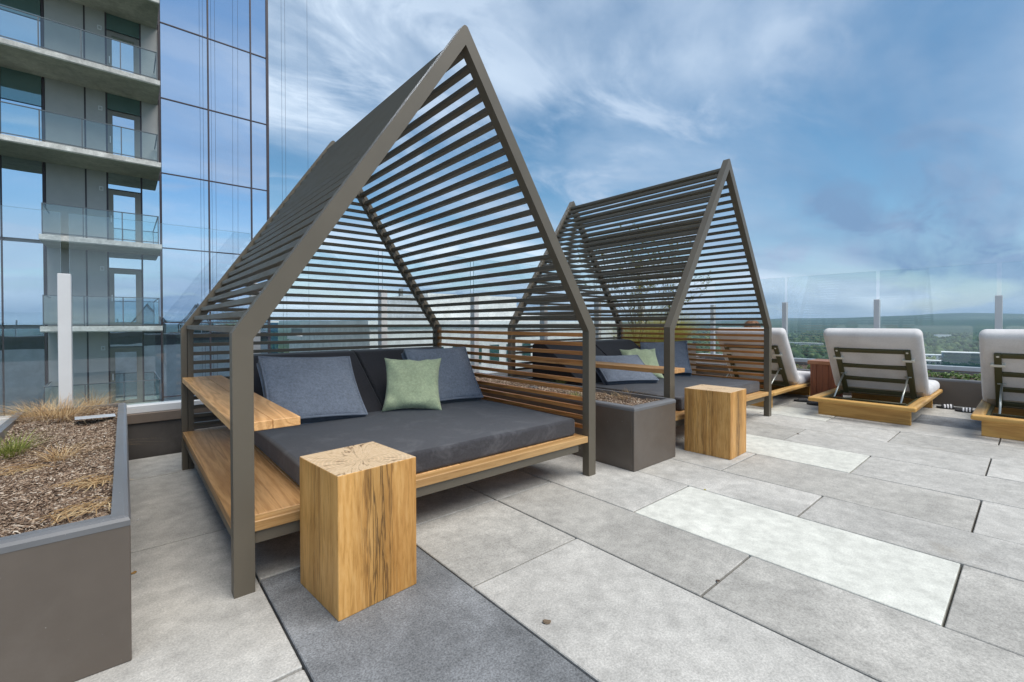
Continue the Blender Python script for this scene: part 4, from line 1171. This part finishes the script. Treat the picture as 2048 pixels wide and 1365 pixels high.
# balcony side
slab_top = {k: 0.95+3.05*k for k in range(-2, 10)}       # front edge heights (k=1 -> 4.0)
WX = [-6.2, -4.2, -3.14, -2.13]
for k in range(-2, 10):
    zs = slab_top[k]                  # floor level of this storey
    zc = slab_top.get(k+1, zs+FH)-0.2  # soffit above
    upper = k >= 2
    # grey wall panels
    for (a, b_) in ((-2.10, -1.03), (-1.03, -.43)):
        box('wall_panel', a+.025, b_-.025, 0.03, .13, zs+.02, zc, M['panel'], tw, bev=.004)
    if k >= 1+1: box('wall_panel', .59+.025, 1.15, 0.03, .13, zs+.02, zc, M['panel'], tw, bev=.004)
    else: pane(.59+.025, 1.15, zs+.05, zc-.02, M['tower_glass2'])
    for xx in (-2.12, -1.03, -.43, .59): box('joint', xx-.03, xx+.03, .035, .12, zs, zc+.1, M['mull'], tw)
    # left glazing with teal head on the upper storeys
    for (a, b_) in ((-3.14, -2.15), (-4.2, -3.17), (-6.2, -4.23)):
        pane(a, b_-.02, zs+.05, zs+1.75 if upper else zc+.12, M['tower_glass2'], .02)
        pane(a, b_-.02, zs+1.79, zc+.12, M['spandrel'] if upper else M['tower_glass2'], .02) if upper else None
        box('joint', a-.035, a-.002, .0, .12, zs, zc+.3, M['mull'], tw)
    # door bay
    d0, d1 = -.40, .56
    pane(d0, d1, zs+2.25, zc, M['spandrel'] if k >= 2 else M['tower_glass2'], .03)
    dr = box('door_frame', d0, d1, .02, .07, zs+.02, zs+.14, M['frame_br'], tw)
    MB().box(d0, d0+.14, .02, .07, zs+.14, zs+2.2).box(d1-.17, d1, .02, .07, zs+.14, zs+2.2).box(d0+.14, d1-.17, .02, .07, zs+2.03, zs+2.2).build('door_frame', M['frame_br'], tw)
    pane(d0+.145, d1-.175, zs+.145, zs+2.025, M['tower_glass2'], .035)
    box('door_handle', d0+.06, d0+.09, -.04, .02, zs+.95, zs+1.2, M['white'], dr)
    ot = box('socket_box', -.66, -.54, -.005, .03, zs+2.12, zs+2.28, M['white'], tw)
    box('socket_flap', -.635, -.565, -.012, -.005, zs+2.15, zs+2.24, M['panel'], ot)
    # balcony slab and rail
    xl = -9.5 if upper else -2.09
    xr = 1.115
    dp = YB-YT
    sb = box('balcony_slab', xl+.02, xr-.02, dp+.02, .02, zs-.20, zs-.004, M['conc'], tw)
    MB().box(xl, xr, dp, dp+.02, zs-.17, zs).box(xl, xl+.02, dp+.02, .02, zs-.17, zs).box(xr-.02, xr, dp+.02, .02, zs-.17, zs).build('slab_edge', M['conc_edge'], sb, bev=.004)
    rz0, rz1 = zs+.03, zs+1.02
    yr = dp+.06
    xp = xr-.10
    posts = [xp]
    step = 1.02
    while posts[-1]-step > xl+.1: posts.append(posts[-1]-step)
    if posts[-1] > xl+.3: posts.append(xl+.08)
    for q in posts: box('rail_post', q-.016, q+.016, yr-.016, yr+.016, zs, rz1, M['railm'], sb)
    box('top_rail', posts[-1], xp+.02, yr-.022, yr+.022, rz1+.001, rz1+.028, M['railm'], sb)
    box('bottom_rail', posts[-1], xp+.02, yr-.014, yr+.014, zs+.05, zs+.078, M['railm'], sb)
    for qa, qb in zip(posts[:-1], posts[1:]):
        box('rail_glass', qb+.02, qa-.02, yr-.005, yr+.005, zs+.08, rz1, M['rail_glass'], sb)
    box('rail_glass', xp-.005, xp+.005, yr+.03, -.06, zs+.08, rz1, M['rail_glass'], sb)
    box('top_rail', xp-.022, xp+.022, yr+.023, -.02, rz1+.001, rz1+.028, M['railm'], sb)
    if not upper:
        q = posts[-1]
        box('rail_glass', q-.005, q+.005, yr+.03, -.06, zs+.08, rz1, M['rail_glass'], sb)
        box('top_rail', q-.022, q+.022, yr+.023, -.02, rz1+.001, rz1+.028, M['railm'], sb)
pane(-14, 1.1, -60, slab_top[-2]-.4, M['tower_glass2'])
# ropes hanging beside and in front of the mirrored glass
for i, (xx, yo, lean) in enumerate([(2.60, -.5, 0.0), (3.02, -.55, 0.0), (3.62, -.6, -.35), (5.55, -.8, 0.0), (5.70, -.8, 0.0), (6.55, -1.2, 0.0)]):
    lab = ['thin rope left of the first mullion of the mirrored glass', 'thin rope right of the first mullion of the mirrored glass', 'slanting rope in front of the mirrored glass', 'thin rope just beyond the right edge of the tower', 'second rope beyond the right edge of the tower', 'rope farthest right of the tower'][i]
    o = MB().tube([(xx, YT+yo, -30), (xx-lean, YT+yo, 33.5)], .0055, 5).build('hanging_rope', M['rope'])
    tag(o, lab, 'rope', 'ropes hanging by the tower')

# ------------------------------------------------------------------ city beyond the back fence and plain to the right
def zat(px_y, depth): return EYE+(647-px_y)/902.64*depth
p_ = Vector((30, 46, 0))
h0 = -40
b = far_building('white_apartment_block', 'white apartment block with teal windows behind the cabanas', (31, 44, h0), 0, 32, 18, zat(652, 52)-h0, M['white_wall'], M['far_glass'], 14, 13, .52, .58, extra=[(-9.5, 1.5, -7, 3, 2.6), (3, 7, -6, 2, 1.0)])
b2 = far_building('grey_office_block', 'long grey block with a flat roof seen through the nearest cabana', (36, 84, -40), R(4), 24, 14, zat(656, 88)+40, M['grey_wall'], M['blue_glass'], 7, 12, .5, .35)
b3 = far_building('pale_office_block', 'pale low block left of the white apartments', (24, 62, -40), 0, 13, 12, zat(676, 66)+40, M['white_wall'], M['far_glass'], 6, 12, .5, .45)
c = dirpos(533, 130)
b4 = far_building('blue_glass_tower', 'narrow blue glass tower behind the front left cabana leg', (c.x, c.y, -60), R(20), 4.2, 4.2, zat(645, 130)+60, M['blue_glass'], M['far_glass'], 3, 18, .6, .5)
c = dirpos(802, 330)
b5 = far_building('thin_grey_tower', 'thin grey tower with a spire on the skyline behind the cabana', (c.x, c.y, -70), 0, 9, 9, zat(612, 330)+70, M['grey_wall'], M['blue_glass'], 3, 20, .5, .4, extra=[(-1.2, 1.2, -1.2, 1.2, 12)])
c = dirpos(975, 420)
b6 = far_building('pale_tower', 'pale square tower on the skyline right of the white apartments', (c.x, c.y, -70), R(10), 22, 18, zat(640, 420)+70, M['white_wall'], M['blue_glass'], 7, 20, .5, .4)
c = dirpos(1160, 300)
b7 = far_building('teal_office_block', 'teal windowed block seen through the farther cabana', (c.x, c.y, -70), R(-8), 44, 24, zat(664, 300)+70, M['white_wall'], M['far_glass'], 14, 14, .6, .5)
# plain to the right
def plain_block(name, label, px, py, w, d, h, rz, wall, win, nx, nz, roof=None, wf=.6, hf=.5, extra=None):
    g = pix_ground(px, py); CLEAR.append((g.x, g.y, max(w, d)*.62+6))
    # the open ground between the block and the viewer
    k = 1-0.06
    CLEAR.append((g.x*k, g.y*k, max(w, d)*.5))
    return far_building(name, label, (g.x, g.y, ZG), rz, w, d, h, wall, win, nx, nz, wf, hf, roof, extra)
face = R(-76)
plain_block('white_warehouse', 'upper white roofed warehouse on the plain right of the middle lounger', 1872, 722, 62, 26, 11, face, M['white_wall'], M['blue_glass'], 8, 2, M['roofw'])
plain_block('white_warehouse', 'middle grey walled warehouse with a white roof on the plain', 1868, 742, 54, 22, 15, face, M['grey_wall'], M['blue_glass'], 8, 3, M['roofw'])
plain_block('white_warehouse', 'nearest low warehouse with a bright white roof on the plain', 1862, 762, 34, 18, 9, face, M['white_wall'], M['blue_glass'], 5, 2, M['roofw'])
plain_block('blue_office_building', 'dark blue glass office building between the middle and right loungers', 1934, 785, 38, 22, 40, R(-84), M['blue_glass'], M['far_glass'], 8, 10, None, .75, .5)
for i in range(5):
    plain_block('white_apartments', ['first', 'second', 'third', 'fourth', 'fifth'][i]+' of five white apartment houses in a row on the plain, from the left', 1582+i*14, 694+i*.6, 20, 14, 13, face, M['white_wall'], M['blue_glass'], 4, 3, M['roofw'])
plain_block('low_shed', 'long low pale shed on the plain below the row of white apartments', 1612, 728, 44, 10, 4, face, M['white_wall'], M['blue_glass'], 0, 0, M['roofw'])
plain_block('low_shed', 'small pale shed on the plain behind the side table', 1640, 719, 34, 9, 4, face, M['white_wall'], M['blue_glass'], 0, 0, M['roofw'])
rr = random.Random(5)
for i, (px_, py__, w_) in enumerate([(1660, 664, 80), (1705, 668, 60), (1800, 661, 100), (1860, 665, 120), (1905, 663, 90), (1960, 666, 130), (2010, 664, 120), (2040, 668, 70), (1885, 676, 50), (1990, 684, 46)]):
    plain_block('distant_building', ['pale distant roof left of the middle glass post', 'small pale distant roof above the middle lounger', 'long distant roof right of the middle glass post', 'wide distant roof above the warehouses', 'distant roof left of the right glass post', 'wide distant roof behind the right glass post', 'distant roof at the right edge of the picture', 'small distant roof at the right edge of the picture', 'lone white roof in the trees above the warehouses', 'lone white roof behind the right lounger'][i], px_, py__, w_, 30, 14, face+rr.uniform(-.2, .2), M['white_wall'], M['blue_glass'], 0, 0, M['roofw'])
canopy()

# ------------------------------------------------------------------ small litter on the paving
def bit(name, label, cat, px_, py__, s, mat, seed):
    g = lp(px_, py__, 0.0); rd = random.Random(seed)
    pts = []
    n = 8
    for k in range(n):
        a = 2*PI*k/n; q = s*rd.uniform(.55, 1.0)
        pts.append((q*math.cos(a), q*.6*math.sin(a)))
    vs_ = [(x, y, .001+abs(x)*.25) for x, y in pts]+[(x*.8, y*.8, .004+abs(x)*.3) for x, y in pts]
    fs = [tuple(range(n-1, -1, -1)), tuple(range(n, 2*n))]+[(i, (i+1) % n, (i+1) % n+n, i+n) for i in range(n)]
    o = MB().add(vs_, fs).build(name, mat); o.location = (g.x, g.y, .001); o.rotation_euler = (0, 0, rd.uniform(0, 6))
    return tag(o, label, cat)
bit('fallen_leaf', 'curled yellow brown leaf beside the left planter', 'leaf', 267, 1148, .016, M['dleaf'], 1)
bit('paper_scrap', 'white scrap on the paving beside the left planter', 'scrap', 276, 1041, .007, M['paper'], 2)
bit('fallen_leaf', 'yellow leaf on the joint above the white paver', 'leaf', 1410, 981, .010, simple('yellow leaf', (.5, .38, .03)), 3)
bit('debris_clump', 'dark twig debris on the joint near the farther oak block', 'debris', 1596, 869, .016, M['debris'], 4)
bit('debris_clump', 'small dark debris in the joint left of the white paver', 'debris', 1436, 1164, .010, M['debris'], 5)
bit('fallen_leaf', 'small brown leaf on the pale paver right of the charcoal one', 'leaf', 1095, 1247, .020, simple('brown leaf', (.16, .115, .075), .9), 6)

# ------------------------------------------------------------------ haze
hz = MB().box(-13500, 13500, -13500, 13500, ZG-3, 190).build('haze', simple('haze', (1, 1, 1)))
mt = bpy.data.materials.new('air haze'); mt.use_nodes = True
N_ = mt.node_tree.nodes; N_.clear()
pv = N_.new('ShaderNodeVolumePrincipled'); pv.inputs['Color'].default_value = (0.64, 0.83, 1.0, 1); pv.inputs['Density'].default_value = 7.5e-5; pv.inputs['Anisotropy'].default_value = 0.1
om = N_.new('ShaderNodeOutputMaterial'); mt.node_tree.links.new(pv.outputs[0], om.inputs['Volume'])
hz.data.materials.clear(); hz.data.materials.append(mt)
kind(hz, 'stuff'); hz['label'] = 'pale blue haze over the distant plain'; hz['category'] = 'haze'
